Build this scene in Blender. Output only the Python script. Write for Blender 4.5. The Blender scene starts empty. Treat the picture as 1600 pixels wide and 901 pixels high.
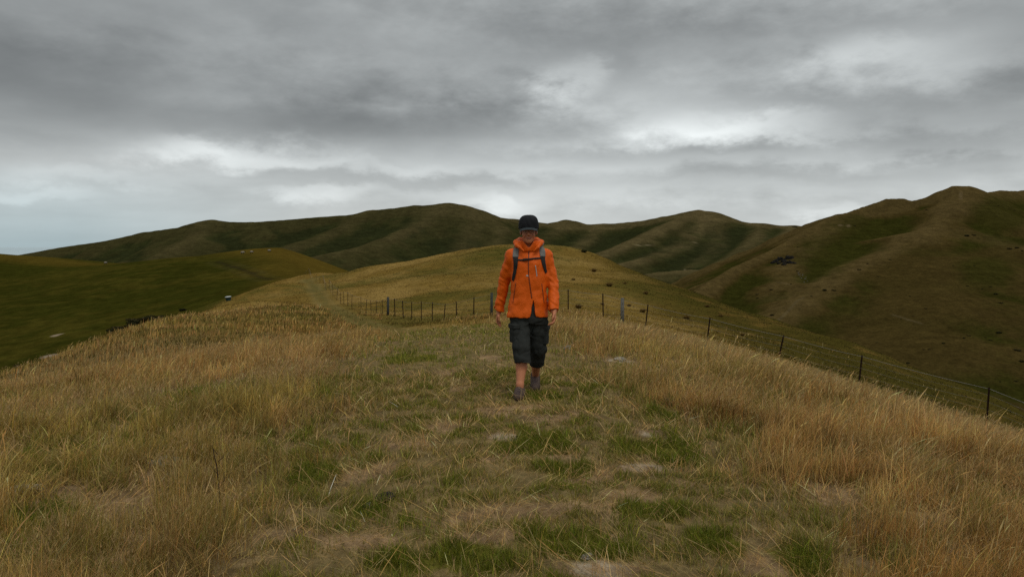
import bpy, math, random
import numpy as np
random.seed(7)
rng = np.random.default_rng(11)
sc = bpy.context.scene
COL = sc.collection
R = math.radians

# ---------------------------------------------------------------- camera
EYE = 1.45
FPX, CX, CY, HOR = 1200.0, 800.0, 450.5, 385.0
PITCH = math.atan((CY - HOR) / FPX)
cam = bpy.data.cameras.new('camera')
cam_o = bpy.data.objects.new('camera', cam)
COL.objects.link(cam_o)
cam_o.location = (0, 0, EYE)
cam_o.rotation_euler = (math.pi / 2 - PITCH, 0, 0)
cam.sensor_width = 36.0
cam.lens = 36.0 * FPX / 1600.0
cam.clip_start = 0.05
cam.clip_end = 600000.0
sc.camera = cam_o


def P(px, py, Y):
    """point seen at a photo pixel, at forward distance Y"""
    a = (px - CX) / FPX
    b = (CY - py) / FPX
    d = np.array([a, math.cos(PITCH) + b * math.sin(PITCH), -math.sin(PITCH) + b * math.cos(PITCH)])
    return np.array([0, 0, EYE]) + d * (Y / d[1])


# ---------------------------------------------------------------- noise
def _hash(ix, iy, seed):
    h = (ix.astype(np.int64) * 374761393 + iy.astype(np.int64) * 668265263 + seed * 2147483647 + 1013904223) & 0xFFFFFFFF
    h = ((h ^ (h >> 13)) * 1274126177) & 0xFFFFFFFF
    h = h ^ (h >> 16)
    return h.astype(np.float64) / 4294967295.0


def gnoise(x, y, seed=0):
    """gradient noise, about -1..1"""
    x = np.asarray(x, float); y = np.asarray(y, float)
    ix = np.floor(x); iy = np.floor(y)
    fx = x - ix; fy = y - iy
    ux = fx * fx * fx * (fx * (fx * 6 - 15) + 10); uy = fy * fy * fy * (fy * (fy * 6 - 15) + 10)

    def g(jx, jy):
        a = _hash(ix + jx, iy + jy, seed) * 2 * math.pi
        return np.cos(a) * (fx - jx) + np.sin(a) * (fy - jy)
    a = g(0, 0); b = g(1, 0); c = g(0, 1); d = g(1, 1)
    return 1.5 * ((a + (b - a) * ux) * (1 - uy) + (c + (d - c) * ux) * uy)


def fbm(x, y, seed=0, octv=4, gain=0.5):
    s = 0; a = 1.0; t = 0
    for i in range(octv):
        s = s + a * gnoise(x, y, seed + i * 17); t += a
        x = x * 2.03 + 5.1; y = y * 2.03 - 3.7; a *= gain
    return s / t * 1.4


def sstep(a, b, x):
    t = np.clip((np.asarray(x, float) - a) / (b - a), 0, 1)
    return t * t * (3 - 2 * t)


def lerp(a, b, t):
    return a + (b - a) * t


def mixc(c0, c1, t):
    t = np.asarray(t)[..., None]
    return np.asarray(c0) * (1 - t) + np.asarray(c1) * t


# ---------------------------------------------------------------- object helpers
def tag(o, label=None, cat=None, group=None, kind=None):
    if label: o['label'] = label
    if cat: o['category'] = cat
    if group: o['group'] = group
    if kind: o['kind'] = kind
    return o


def link(name, me, mat=None, parent=None, smooth=True):
    o = bpy.data.objects.new(name, me)
    COL.objects.link(o)
    if mat: me.materials.append(mat)
    if parent: o.parent = parent
    return o


def mesh_np(name, V, F, smooth=True, col=None, extra=None):
    """V (n,3); F list of (m,k) index arrays, any k"""
    if isinstance(F, np.ndarray): F = [F]
    F = [np.asarray(f, np.int32) for f in F if len(f)]
    me = bpy.data.meshes.new(name)
    V = np.asarray(V, np.float32)
    me.vertices.add(len(V)); me.vertices.foreach_set('co', V.ravel())
    loops = np.concatenate([f.ravel() for f in F])
    tot = np.concatenate([np.full(len(f), f.shape[1], np.int32) for f in F])
    start = np.concatenate([[0], np.cumsum(tot)[:-1]]).astype(np.int32)
    me.loops.add(len(loops)); me.loops.foreach_set('vertex_index', loops)
    me.polygons.add(len(tot)); me.polygons.foreach_set('loop_start', start)
    me.update(calc_edges=True)
    me.polygons.foreach_set('use_smooth', np.full(len(tot), smooth, bool))
    if col is not None:
        at = me.color_attributes.new('col', 'FLOAT_COLOR', 'POINT')
        c4 = np.ones((len(V), 4), np.float32); c4[:, :3] = col
        at.data.foreach_set('color', c4.ravel())
    me.update()
    return me


def empty(name, loc=(0, 0, 0)):
    o = bpy.data.objects.new(name, None)
    COL.objects.link(o); o.location = loc; o.empty_display_size = 0.2
    return o


class MB:
    """collects simple shapes into one mesh"""
    def __init__(s): s.v = []; s.f = []; s.n = 0

    def add(s, V, F):
        s.v.append(np.asarray(V, float)); s.f += [tuple(i + s.n for i in f) for f in F]; s.n += len(V)

    def tube(s, pts, rad, n=8, cap=True):
        pts = np.asarray(pts, float); m = len(pts)
        rad = np.broadcast_to(np.asarray(rad, float), (m,))
        T = np.gradient(pts, axis=0); T /= np.linalg.norm(T, axis=1)[:, None] + 1e-12
        ref = np.array([0, 0, 1.0]) if abs(T[0][2]) < 0.9 else np.array([1.0, 0, 0])
        V = []
        for i in range(m):
            u = np.cross(T[i], ref); u /= np.linalg.norm(u); w = np.cross(u, T[i])
            for k in range(n):
                a = 2 * math.pi * k / n
                V.append(pts[i] + rad[i] * (math.cos(a) * u + math.sin(a) * w))
        F = []
        for i in range(m - 1):
            for k in range(n):
                F.append((i * n + k, i * n + (k + 1) % n, (i + 1) * n + (k + 1) % n, (i + 1) * n + k))
        if cap:
            F.append(tuple(range(n))[::-1]); F.append(tuple((m - 1) * n + k for k in range(n)))
        s.add(V, F)

    def prism(s, poly, z0, z1, off=(0, 0, 0), top_scale=1.0):
        n = len(poly); off = np.asarray(off, float)
        V = [np.array([x, y, z0]) + off for x, y in poly] + [np.array([x * top_scale, y * top_scale, z1]) + off for x, y in poly]
        F = [(k, (k + 1) % n, n + (k + 1) % n, n + k) for k in range(n)] + [tuple(range(n))[::-1], tuple(range(n, 2 * n))]
        s.add(V, F)

    def box(s, c, h, rot=None):
        V = np.array([[x, y, z] for x in (-1, 1) for y in (-1, 1) for z in (-1, 1)]) * np.asarray(h)
        if rot is not None: V = V @ np.asarray(rot).T
        s.add(V + np.asarray(c), [(0, 1, 3, 2), (4, 6, 7, 5), (0, 4, 5, 1), (2, 3, 7, 6), (0, 2, 6, 4), (1, 5, 7, 3)])

    def build(s, name, mat, parent=None, smooth=False):
        me = bpy.data.meshes.new(name)
        me.from_pydata([tuple(v) for v in np.concatenate(s.v)], [], s.f)
        me.polygons.foreach_set('use_smooth', np.full(len(me.polygons), smooth, bool)); me.update()
        return link(name, me, mat, parent)


# ---------------------------------------------------------------- materials
def new_mat(name):
    m = bpy.data.materials.new(name); m.use_nodes = True
    nt = m.node_tree; nt.nodes.clear()
    out = nt.nodes.new('ShaderNodeOutputMaterial')
    return m, nt, out


def nd(nt, t, **kw):
    n = nt.nodes.new(t)
    for k, v in kw.items():
        if k.startswith('i_'):
            key = k[2:]
            n.inputs[int(key) if key.isdigit() else key].default_value = v
        else:
            setattr(n, k, v)
    return n


def simple_mat(name, color, rough=0.7, spec=0.3, metal=0.0, var=0.12, nscale=30.0, bump=0.0, bscale=120.0, attr=False, sheen=0.0):
    """principled with noise-varied colour and bump"""
    m, nt, out = new_mat(name)
    p = nd(nt, 'ShaderNodeBsdfPrincipled')
    p.inputs['Roughness'].default_value = rough
    p.inputs['Specular IOR Level'].default_value = spec
    p.inputs['Metallic'].default_value = metal
    if sheen: p.inputs['Sheen Weight'].default_value = sheen
    tc = nd(nt, 'ShaderNodeTexCoord')
    n1 = nd(nt, 'ShaderNodeTexNoise'); n1.inputs['Scale'].default_value = nscale; n1.inputs['Detail'].default_value = 5
    nt.links.new(tc.outputs['Object'], n1.inputs['Vector'])
    mr = nd(nt, 'ShaderNodeMapRange'); mr.inputs[1].default_value = 0.25; mr.inputs[2].default_value = 0.75
    mr.inputs[3].default_value = 1 - var; mr.inputs[4].default_value = 1 + var
    nt.links.new(n1.outputs['Fac'], mr.inputs[0])
    vm = nd(nt, 'ShaderNodeVectorMath', operation='SCALE')
    if attr:
        at = nd(nt, 'ShaderNodeAttribute', attribute_name='col')
        nt.links.new(at.outputs['Color'], vm.inputs[0])
    else:
        vm.inputs[0].default_value = color
    nt.links.new(mr.outputs[0], vm.inputs['Scale'])
    nt.links.new(vm.outputs[0], p.inputs['Base Color'])
    if bump:
        n2 = nd(nt, 'ShaderNodeTexNoise'); n2.inputs['Scale'].default_value = bscale; n2.inputs['Detail'].default_value = 4
        nt.links.new(tc.outputs['Object'], n2.inputs['Vector'])
        b = nd(nt, 'ShaderNodeBump'); b.inputs['Strength'].default_value = bump; b.inputs['Distance'].default_value = 0.01
        nt.links.new(n2.outputs['Fac'], b.inputs['Height']); nt.links.new(b.outputs[0], p.inputs['Normal'])
    nt.links.new(p.outputs[0], out.inputs[0])
    return m


def land_mat(name, scales, amps, bumps, rough=0.95):
    """vertex colour times several octaves of object-space noise, with bump at the same sizes"""
    m, nt, out = new_mat(name)
    p = nd(nt, 'ShaderNodeBsdfDiffuse'); p.inputs['Roughness'].default_value = 0.6
    at = nd(nt, 'ShaderNodeAttribute', attribute_name='col')
    tc = nd(nt, 'ShaderNodeTexCoord')
    prev = at.outputs['Color']; height = None
    for s, a, b in zip(scales, amps, bumps):
        n = nd(nt, 'ShaderNodeTexNoise'); n.inputs['Scale'].default_value = s; n.inputs['Detail'].default_value = 4; n.inputs['Roughness'].default_value = 0.65
        nt.links.new(tc.outputs['Object'], n.inputs['Vector'])
        mr = nd(nt, 'ShaderNodeMapRange'); mr.inputs[1].default_value = 0.3; mr.inputs[2].default_value = 0.7
        mr.inputs[3].default_value = 1 - a; mr.inputs[4].default_value = 1 + a; mr.clamp = False
        nt.links.new(n.outputs['Fac'], mr.inputs[0])
        vm = nd(nt, 'ShaderNodeVectorMath', operation='SCALE')
        nt.links.new(prev, vm.inputs[0]); nt.links.new(mr.outputs[0], vm.inputs['Scale']); prev = vm.outputs[0]
        mm = nd(nt, 'ShaderNodeMath', operation='MULTIPLY'); mm.inputs[1].default_value = b
        nt.links.new(n.outputs['Fac'], mm.inputs[0])
        if height is None: height = mm.outputs[0]
        else:
            ad = nd(nt, 'ShaderNodeMath', operation='ADD'); nt.links.new(height, ad.inputs[0]); nt.links.new(mm.outputs[0], ad.inputs[1]); height = ad.outputs[0]
    mx = nd(nt, 'ShaderNodeVectorMath', operation='MAXIMUM'); mx.inputs[1].default_value = (0.004, 0.004, 0.003)
    nt.links.new(prev, mx.inputs[0])
    nt.links.new(mx.outputs[0], p.inputs['Color'])
    bp = nd(nt, 'ShaderNodeBump'); bp.inputs['Strength'].default_value = 1.0; bp.inputs['Distance'].default_value = 1.0
    nt.links.new(height, bp.inputs['Height']); nt.links.new(bp.outputs[0], p.inputs['Normal'])
    nt.links.new(p.outputs[0], out.inputs[0])
    return m


def blade_mat(name, trans=0.35):
    m, nt, out = new_mat(name)
    at = nd(nt, 'ShaderNodeAttribute', attribute_name='col')
    d = nd(nt, 'ShaderNodeBsdfDiffuse'); t = nd(nt, 'ShaderNodeBsdfTranslucent')
    g = nd(nt, 'ShaderNodeBsdfGlossy'); g.inputs['Roughness'].default_value = 0.5
    mx = nd(nt, 'ShaderNodeMixShader'); mx.inputs[0].default_value = trans
    mg = nd(nt, 'ShaderNodeMixShader'); mg.inputs[0].default_value = 0.008
    nt.links.new(at.outputs['Color'], d.inputs[0]); nt.links.new(at.outputs['Color'], t.inputs[0])
    nt.links.new(d.outputs[0], mx.inputs[1]); nt.links.new(t.outputs[0], mx.inputs[2])
    nt.links.new(mx.outputs[0], mg.inputs[1]); nt.links.new(g.outputs[0], mg.inputs[2])
    nt.links.new(mg.outputs[0], out.inputs[0])
    return m
# ---------------------------------------------------------------- near terrain: the grassy ridge we stand on
ctrl = []


def C(x, y, z): ctrl.append((x, y, z))


def CP(px, py, Y, dz=0.0):
    p = P(px, py, Y); C(p[0], p[1], p[2] + dz)


# the knoll under the camera
for yy, zz in ((-12, -0.5), (-5, 0.0), (0, 0.0), (4, 0.0), (7.4, 0.0), (11, -0.07), (15, -0.25), (21, -0.72), (28, -1.35), (34, -2.0)):
    C(0, yy, zz)
for xx, yy, zz in ((2, 4, -0.06), (2, 8, -0.08), (2, 14, -0.28), (4, 5, -0.36), (4, 10, -0.47), (4, 17, -0.95), (6.2, 9.3, -1.12), (6, 5, -0.95), (6, 15, -1.55),
                   (8, 20, -2.15), (10, 15, -2.75), (4.5, 27, -1.55), (10, 8, -2.6), (9, 1, -2.4), (4, -4, -0.5), (15, 8, -5.0), (20, 14, -7.0), (25, 3, -10), (12, -8, -4),
                   (-2, 4, -0.03), (-2, 10, -0.1), (-4, 6, -0.17), (-4, 12, -0.35), (-8.2, 12.3, -1.0), (-6, 20, -1.25), (-4, 28, -1.9), (-6, 34, -2.5),
                   (-8, 5, -0.75), (-12, 12, -1.75), (-13, 4, -2.0), (-12, 22, -2.1), (-5, -5, -0.4), (-14, -8, -3.0), (-20, 8, -5.0)):
    C(xx, yy, zz)
# left flank: its grassy skyline against the pasture hill, then the drop behind it
for px, py, Y in ((0, 588, 25), (100, 553, 34), (200, 521, 45), (320, 484, 65), (430, 444, 100), (480, 438, 130)):
    CP(px, py, Y)
for xx, yy, zz in ((-24, 27, -8), (-32, 25, -14), (-31, 46, -9.5), (-42, 45, -17), (-36, 66, -9.5), (-48, 65, -17), (-42, 100, -8), (-56, 100, -16), (-48, 130, -7.5), (-62, 135, -13),
                   (-92, 40, -45), (-94, 90, -46), (-94, 150, -44), (-92, 205, -40), (-75, 150, -26), (-90, 5, -46), (-60, 0, -30), (-30, 10, -11), (-45, 20, -22), (-75, 60, -32), (-80, 110, -28), (-70, 20, -38)):
    C(xx, yy, zz)
# the track across the saddle
TRACK = [P(640, 520, 34), P(600, 509, 40), P(562, 502, 47), P(535, 490, 56), P(512, 472, 70), P(495, 455, 92), P(484, 444, 118), P(476, 440, 135)]
for p in TRACK[1:]: C(*p)
C(-45, 165, -6.5); C(-40, 190, -9); C(-60, 200, -8)
# fence, right run (top rows in the photo at pixel columns), and left run behind the walker
FR = [(888, 452), (943, 461), (1009, 476), (1106, 496), (1218, 522), (1346, 556), (1550, 605)]
FR_A, FR_B = np.array([2.93, 40.0]), np.array([15.0, 24.0])


def on_line(px):
    u = (px - CX) / FPX
    d = FR_B - FR_A
    t = (u * FR_A[1] - FR_A[0]) / (d[0] - u * d[1])
    return FR_A + t * d


POST_H = 1.2
fence_R = []
for px, row in FR:
    q = on_line(px); top = P(px, row, q[1]); fence_R.append((q[0], q[1], top[2] - POST_H)); C(q[0], q[1], top[2] - POST_H)
FL = [(768, 458, 42), (740, 466, 44), (713, 471, 46), (693, 472, 47.5), (675, 474, 49), (658, 475, 50), (643, 475, 51), (630, 474, 52), (617, 473, 53), (606, 471, 54), (597, 473, 55), (588, 473, 56),
      (580, 472, 57), (571.5, 470, 58), (563.5, 467, 59.5), (549.5, 461.5, 64), (543, 459.5, 67), (537, 457, 70), (531.5, 453.5, 74), (526, 450, 78), (520, 446, 83), (514, 442, 89), (509, 438, 96), (505, 435.5, 104), (500, 433.5, 112), (494, 432, 121), (489, 431.5, 131), (483, 431, 141), (473, 430, 152)]
fence_L = []
for px, row, Y in FL:
    top = P(px, row, Y); fence_L.append((top[0], top[1], top[2] - POST_H))
for q in fence_L[::2]: C(*q)
# the knoll beyond the saddle
for px, py, Y in ((850, 381, 120), (900, 389, 118), (820, 382, 120), (780, 384, 120), (720, 394, 121), (640, 408, 126), (560, 421, 132), (505, 428, 142),
                  (950, 406, 115), (1000, 429, 108), (1050, 451, 102), (1130, 481, 95), (1220, 516, 87), (1300, 546, 80), (1380, 571, 75), (1450, 600, 70), (1600, 652, 60),
                  (700, 437, 85), (760, 430, 88), (840, 425, 88), (620, 448, 84), (640, 476, 66), (700, 482, 62), (800, 470, 62), (860, 458, 66), (930, 450, 72), (1000, 470, 68), (1080, 500, 62),
                  (1000, 500, 50), (1150, 530, 50), (1300, 573, 45), (1450, 620, 40), (880, 400, 108), (760, 400, 106), (680, 418, 104)):
    CP(px, py, Y)
for xx, yy, zz in ((6, 135, 0.6), (8, 155, -5), (-12, 145, -4), (-25, 160, -11), (-10, 190, -22), (20, 150, -10), (32, 125, -14), (38, 105, -16), (46, 85, -19), (52, 70, -22), (54, 55, -24), (45, 40, -19), (35, 25, -13.5),
                   (70, 90, -40), (75, 50, -42), (50, 15, -24), (45, 160, -35), (20, 200, -32), (80, 20, -45), (80, 140, -50), (85, 200, -62), (-40, 220, -20)):
    C(xx, yy, zz)
ctrl = np.array(ctrl)


def tps_fit(pts, lam=0.004):
    S = 50.0
    xy = pts[:, :2] / S; n = len(xy)
    d = np.linalg.norm(xy[:, None] - xy[None], axis=2)
    K = np.where(d > 0, d * d * np.log(d + 1e-12), 0) + lam * 0.02 * np.eye(n)
    Pm = np.c_[np.ones(n), xy]
    A = np.zeros((n + 3, n + 3)); A[:n, :n] = K; A[:n, n:] = Pm; A[n:, :n] = Pm.T
    sol = np.linalg.solve(A, np.r_[pts[:, 2], 0, 0, 0])

    def ev(x, y):
        x = np.asarray(x) / S; y = np.asarray(y) / S
        out = sol[n] + sol[n + 1] * x + sol[n + 2] * y
        for i in range(n):
            r2 = (x - xy[i, 0]) ** 2 + (y - xy[i, 1]) ** 2
            out = out + sol[i] * 0.5 * r2 * np.log(r2 + 1e-12)
        return out
    return ev


GX0, GX1, GY0, GY1, GS = -95.0, 95.0, -16.0, 216.0, 0.5
gx = np.arange(GX0, GX1 + GS, GS); gy = np.arange(GY0, GY1 + GS, GS)
_X, _Y = np.meshgrid(gx, gy)
TZ = tps_fit(ctrl)(_X, _Y)


def H0(x, y):
    u = np.clip((np.asarray(x, float) - GX0) / GS, 0, len(gx) - 1.001); v = np.clip((np.asarray(y, float) - GY0) / GS, 0, len(gy) - 1.001)
    i = u.astype(int); j = v.astype(int); fu = u - i; fv = v - j
    return (TZ[j, i] * (1 - fu) + TZ[j, i + 1] * fu) * (1 - fv) + (TZ[j + 1, i] * (1 - fu) + TZ[j + 1, i + 1] * fu) * fv


def track_d(x, y):
    best = np.full(np.shape(x), 1e9)
    T = np.array(TRACK)[:, :2]
    for a, b in zip(T[:-1], T[1:]):
        d = b - a; t = np.clip(((x - a[0]) * d[0] + (y - a[1]) * d[1]) / (d @ d), 0, 1)
        best = np.minimum(best, np.hypot(x - a[0] - t * d[0], y - a[1] - t * d[1]))
    return best


def H(x, y):
    """ground height of the near ridge, with hummocks"""
    x = np.asarray(x, float); y = np.asarray(y, float)
    r = np.hypot(x, y)
    far = sstep(25, 60, r)
    z = H0(x, y) + 0.022 * fbm(x / 0.55, y / 0.55, 3, 3) + 0.04 * fbm(x / 2.3, y / 2.3, 9, 2) + far * (0.22 * fbm(x / 5.0, y / 5.0, 21, 3) + 0.45 * fbm(x / 16.0, y / 16.0, 31, 2))
    td = track_d(x, y)
    return z - 0.12 * np.exp(-(td / 1.3) ** 2) * far


# ------------------------- what grows where (patches are where the photo has them, on the ground)
def ground_at(px, py):
    Y = EYE * FPX / max(py - HOR, 40)
    for _ in range(12):
        p = P(px, py, Y)
        e = p[2] - float(H0(p[0], p[1]))
        Y += e * Y / EYE * 0.8
    return P(px, py, Y)


BARE = [(1010, 728, 40, 8), (785, 680, 26, 8), (940, 888, 60, 16), (930, 745, 45, 12), (990, 775, 40, 14), (575, 742, 40, 18), (850, 800, 90, 16), (760, 840, 60, 12), (695, 662, 40, 7), (560, 850, 60, 12),
        (200, 790, 130, 26), (30, 775, 50, 12), (640, 690, 40, 9), (1010, 680, 28, 6), (720, 605, 30, 5), (1450, 815, 60, 14), (970, 565, 26, 5), (1300, 775, 60, 18), (870, 655, 40, 6), (1180, 880, 50, 18), (450, 840, 50, 14), (960, 850, 25, 10), (800, 640, 60, 6), (690, 580, 30, 4), (760, 560, 26, 3)]
PALE = [(1010, 728, 34, 6), (785, 680, 22, 6), (935, 890, 50, 12), (960, 848, 18, 8), (970, 565, 20, 4), (25, 776, 36, 8), (1012, 680, 14, 4)]
LUSH = [(890, 855, 80, 26), (830, 690, 60, 12), (1050, 705, 60, 14), (1240, 872, 50, 26), (60, 815, 80, 20), (480, 750, 40, 18), (1020, 800, 60, 14), (880, 730, 50, 14), (1130, 850, 40, 18), (730, 870, 80, 18), (560, 800, 50, 10), (640, 560, 40, 6), (840, 620, 40, 8), (1030, 655, 30, 8), (90, 745, 60, 12), (640, 880, 60, 14)]


def blobs(lst, x, y, seed):
    out = np.zeros(np.shape(x))
    wob = fbm(np.asarray(x) / 0.35, np.asarray(y) / 0.35, seed, 3)
    for px, py, rx, ry in lst:
        c = ground_at(px, py); e = ground_at(px, py + ry); ex = rx / FPX * c[1]; ey = max(abs(c[1] - e[1]), 0.06)
        q = ((x - c[0]) / ex) ** 2 + ((y - c[1]) / ey) ** 2
        out = np.maximum(out, sstep(1.25, 0.7, np.sqrt(q) + 0.75 * wob))
    return out


def masks(x, y):
    """tall, lush, bare, pale: 0..1"""
    x = np.asarray(x, float); y = np.asarray(y, float)
    w = 1.3 + 0.25 * gnoise(x / 1.7, y / 1.7, 5) + 0.02 * y
    cx = np.interp(y, [2, 4, 7, 10, 15, 22, 30, 40], [0.1, 0.08, -0.25, -0.55, -0.95, -1.9, -3.5, -6.0])
    n = fbm(x / 0.8, y / 0.8, 41, 3)
    tall = sstep(0.55, 1.5, np.abs(x - cx) / w + 0.30 * n)
    tall = tall * (1 - 0.75 * sstep(0.10, 0.5, fbm(x / 1.3, y / 1.3, 77, 3)) * sstep(14, 9, y))
    lush = blobs(LUSH, x, y, 51); bare = blobs(BARE, x, y, 61); pale = blobs(PALE, x, y, 71)
    bare = np.maximum(bare, (1 - tall) * sstep(0.42, 0.62, fbm(x / 0.42, y / 0.42, 83, 4)) * sstep(26, 10, y) * 0.9)
    bare = bare * (1 - 0.8 * lush * (1 - pale))
    tall = tall * (1 - bare) * (1 - 0.75 * lush)
    return tall, lush, bare, pale


# ------------------------- ground sheet
TH = np.radians(np.linspace(-82, 82, 860))
RR = np.concatenate([np.geomspace(1.2, 30, 430)[:-1], np.geomspace(30, 222, 260)])
CYO = -3.0
rr, tt = np.meshgrid(RR, TH, indexing='ij')
gxv = (rr * np.sin(tt)).ravel(); gyv = (rr * np.cos(tt) + CYO).ravel()
gzv = H(gxv, gyv)
tall, lush, bare, pale = masks(gxv, gyv)
rad = np.hypot(gxv, gyv)


def turf_colour(x, y):
    """colour of the grass sward seen from far: straw, ochre, olive"""
    n1 = fbm(x / 9.0, y / 9.0, 101, 4); n2 = fbm(x / 2.2, y / 1.6, 111, 3); n3 = fbm(x / 25.0, y / 25.0, 121, 3)
    straw = np.array([0.235, 0.152, 0.044]); ochre = np.array([0.165, 0.104, 0.024]); olive = np.array([0.076, 0.066, 0.0135]); dol = np.array([0.047, 0.040, 0.0075]); 
    c = mixc(ochre, straw, sstep(-0.35, 0.5, n1 + 0.5 * n2))
    # greener on the shoulder and the right-hand face of the far knoll
    px = 800 + 1200 * x / np.maximum(y, 1)
    g = sstep(-0.25, 0.45, n3 + 0.5 * n2 - 0.05)
    g = g * 0.8; fl = sstep(4, 16, x - 0.04 * y) * sstep(24, 32, y)
    g = np.maximum(g, np.exp(-(((x + 2) / 7) ** 2 + ((y - 108) / 16) ** 2)) * (0.9 + 0.5 * n2))
    return mixc(mixc(c, olive, np.clip(g, 0, 1)), mixc(dol, ochre * 0.65, sstep(0.0, 0.9, n1 + n2)), fl * 0.9)


soil = np.array([0.160, 0.108, 0.060]); litter = np.array([0.275, 0.182, 0.095]); clay = np.array([0.33, 0.265, 0.185])
n_f = fbm(gxv / 0.25, gyv / 0.25, 131, 3)
cn = mixc(soil, litter, sstep(-0.4, 0.5, n_f) * 0.6 + 0.4 * bare)
cn = mixc(cn, np.array([0.110, 0.100, 0.018]), np.clip((lush * 0.8 + 0.35 * (1 - tall)) * (1 - bare), 0, 1))
cn = cn * (1 + 0.45 * fbm(gxv / 0.07, gyv / 0.07, 139, 2) * sstep(14, 8, rad))[:, None]
cn = mixc(cn, clay, pale * sstep(-0.35, 0.15, n_f + 0.8 * fbm(gxv / 0.09, gyv / 0.09, 133, 2)))
cf = turf_colour(gxv, gyv)
td = track_d(gxv, gyv)
ctr = mixc(np.array([0.115, 0.094, 0.030]), np.array([0.17, 0.135, 0.055]), np.exp(-((td - 0.75) / 0.3) ** 2) * 0.6)
cf = mixc(cf, ctr, np.exp(-(td / 1.15) ** 2) * sstep(28, 36, rad) * np.clip(0.72 + 0.5 * n_f, 0.3, 1))
cn = mixc(cn, cf, sstep(12, 40, rad))
# grazed, darker pasture over the left lip
cn = mixc(cn, np.array([0.040, 0.040, 0.006]), sstep(-4.5, -8.5, gzv) * sstep(-18, -26, gxv) * 0.9)
idx = np.arange(len(RR) * len(TH)).reshape(len(RR), len(TH))
FQ = np.stack([idx[:-1, :-1], idx[1:, :-1], idx[1:, 1:], idx[:-1, 1:]], -1).reshape(-1, 4)[:, ::-1]
m_ground = land_mat('turf_and_soil', [60.0, 9.0, 1.6, 0.35], [0.25, 0.22, 0.16, 0.12], [0.006, 0.02, 0.04, 0.08])
ground = link('ground', mesh_np('ground', np.c_[gxv, gyv, gzv], FQ, True, np.clip(cn, 0.003, 1)), m_ground)
tag(ground, 'grassy ridge top with a worn strip down its middle, dipping to a saddle', 'ground', kind='structure')
# ---------------------------------------------------------------- hills around, each from the crest lines and spurs seen in the photo
def ridge(pts, slope, w):
    return ([P(*p) for p in pts], slope, w)


def skel(X, Y, ridges, k, floor):
    """height, and height above the nearest flank-free surface (0 on a crest)"""
    z = np.full(X.shape, float(floor)); top = np.full(X.shape, 1e9)
    for pts, slope, w in ridges:
        best = np.full(X.shape, -1e9)
        for a, b in zip(pts[:-1], pts[1:]):
            d = b[:2] - a[:2]; L = d @ d + 1e-9
            t = np.clip(((X - a[0]) * d[0] + (Y - a[1]) * d[1]) / L, 0, 1)
            dist = np.hypot(X - a[0] - t * d[0], Y - a[1] - t * d[1])
            drop = slope * (np.sqrt(dist ** 2 + w * w) - w)
            best = np.maximum(best, a[2] + t * (b[2] - a[2]) - drop)
            top = np.minimum(top, drop)
        h = np.clip(0.5 + 0.5 * (z - best) / k, 0, 1)
        z = best * (1 - h) + z * h + k * h * (1 - h)
    return z, top


def polar(az0, az1, na, r0, r1, nr):
    A = np.radians(np.linspace(az0, az1, na)); Rr = np.geomspace(r0, r1, nr)
    r, a = np.meshgrid(Rr, A, indexing='ij')
    idx = np.arange(nr * na).reshape(nr, na)
    F = np.stack([idx[:-1, :-1], idx[1:, :-1], idx[1:, 1:], idx[:-1, 1:]], -1).reshape(-1, 4)[:, ::-1]
    return r * np.sin(a), r * np.cos(a), F


def curvature(z, s=5):
    """positive on ribs, negative in gullies (grid space)"""
    k = np.ones(2 * s + 1) / (2 * s + 1)
    b = z
    for _ in range(2):
        b = np.apply_along_axis(lambda v: np.convolve(np.pad(v, s, 'edge'), k, 'valid'), 0, b)
        b = np.apply_along_axis(lambda v: np.convolve(np.pad(v, s, 'edge'), k, 'valid'), 1, b)
    return z - b


# ---- pasture hill on the left
PAST = [ridge([(-420, 380, 420), (-150, 388, 380), (0, 399, 345), (100, 410, 330), (160, 412.5, 322), (260, 408, 310), (350, 399, 295), (430, 393.5, 282), (470, 401, 268), (520, 421, 250), (575, 446, 232)], 0.165, 30),
        ridge([(430, 393.5, 282), (440, 410, 240), (455, 428, 205), (462, 437, 172)], 0.30, 14)]


def H_past(x, y):
    z, top = skel(x, y, PAST, 6.0, -95.0)
    z = z - 0.24 * np.maximum(0, x - (440 - CX) / FPX * y) * sstep(150, 230, y)
    a = np.clip(top / 6.0, 0, 1)
    # steep drop behind the crest is out of sight; a shallow gully runs down the face
    return z + a * (1.5 * fbm(x / 60, y / 60, 201, 4) + 0.25 * fbm(x / 9, y / 9, 211, 3))


X, Y, F = polar(-62, -7, 460, 95, 520, 330)
Z = H_past(X, Y)
cv = curvature(Z, 6)
n1 = fbm(X / 40, Y / 40, 221, 4); n2 = fbm(X / 7, Y / 5, 231, 3)
green = np.array([0.030, 0.030, 0.0042]); olive = np.array([0.047, 0.040, 0.0062]); ochre = np.array([0.092, 0.060, 0.0100])
c = mixc(green, olive, sstep(-0.4, 0.5, n1 + 0.9 * n2)) * (1 + 0.22 * fbm(X / 2.2, Y / 3.5, 237, 3))[..., None]
pxl = 800 + 1200 * X / Y
c = mixc(c, ochre, np.clip(sstep(330, 450, pxl + 60 * n1) * 0.55 + 0.3 * sstep(0.05, -0.9, Z - P(300, 396, 300)[2] + 0.6 * n2) * 0, 0, 1))
cr, _t = skel(X, Y, PAST[:1], 6.0, -95.0)
c = mixc(c, ochre, sstep(1.2, 0.1, _t + 0.3 * n2) * 0.55)


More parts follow.
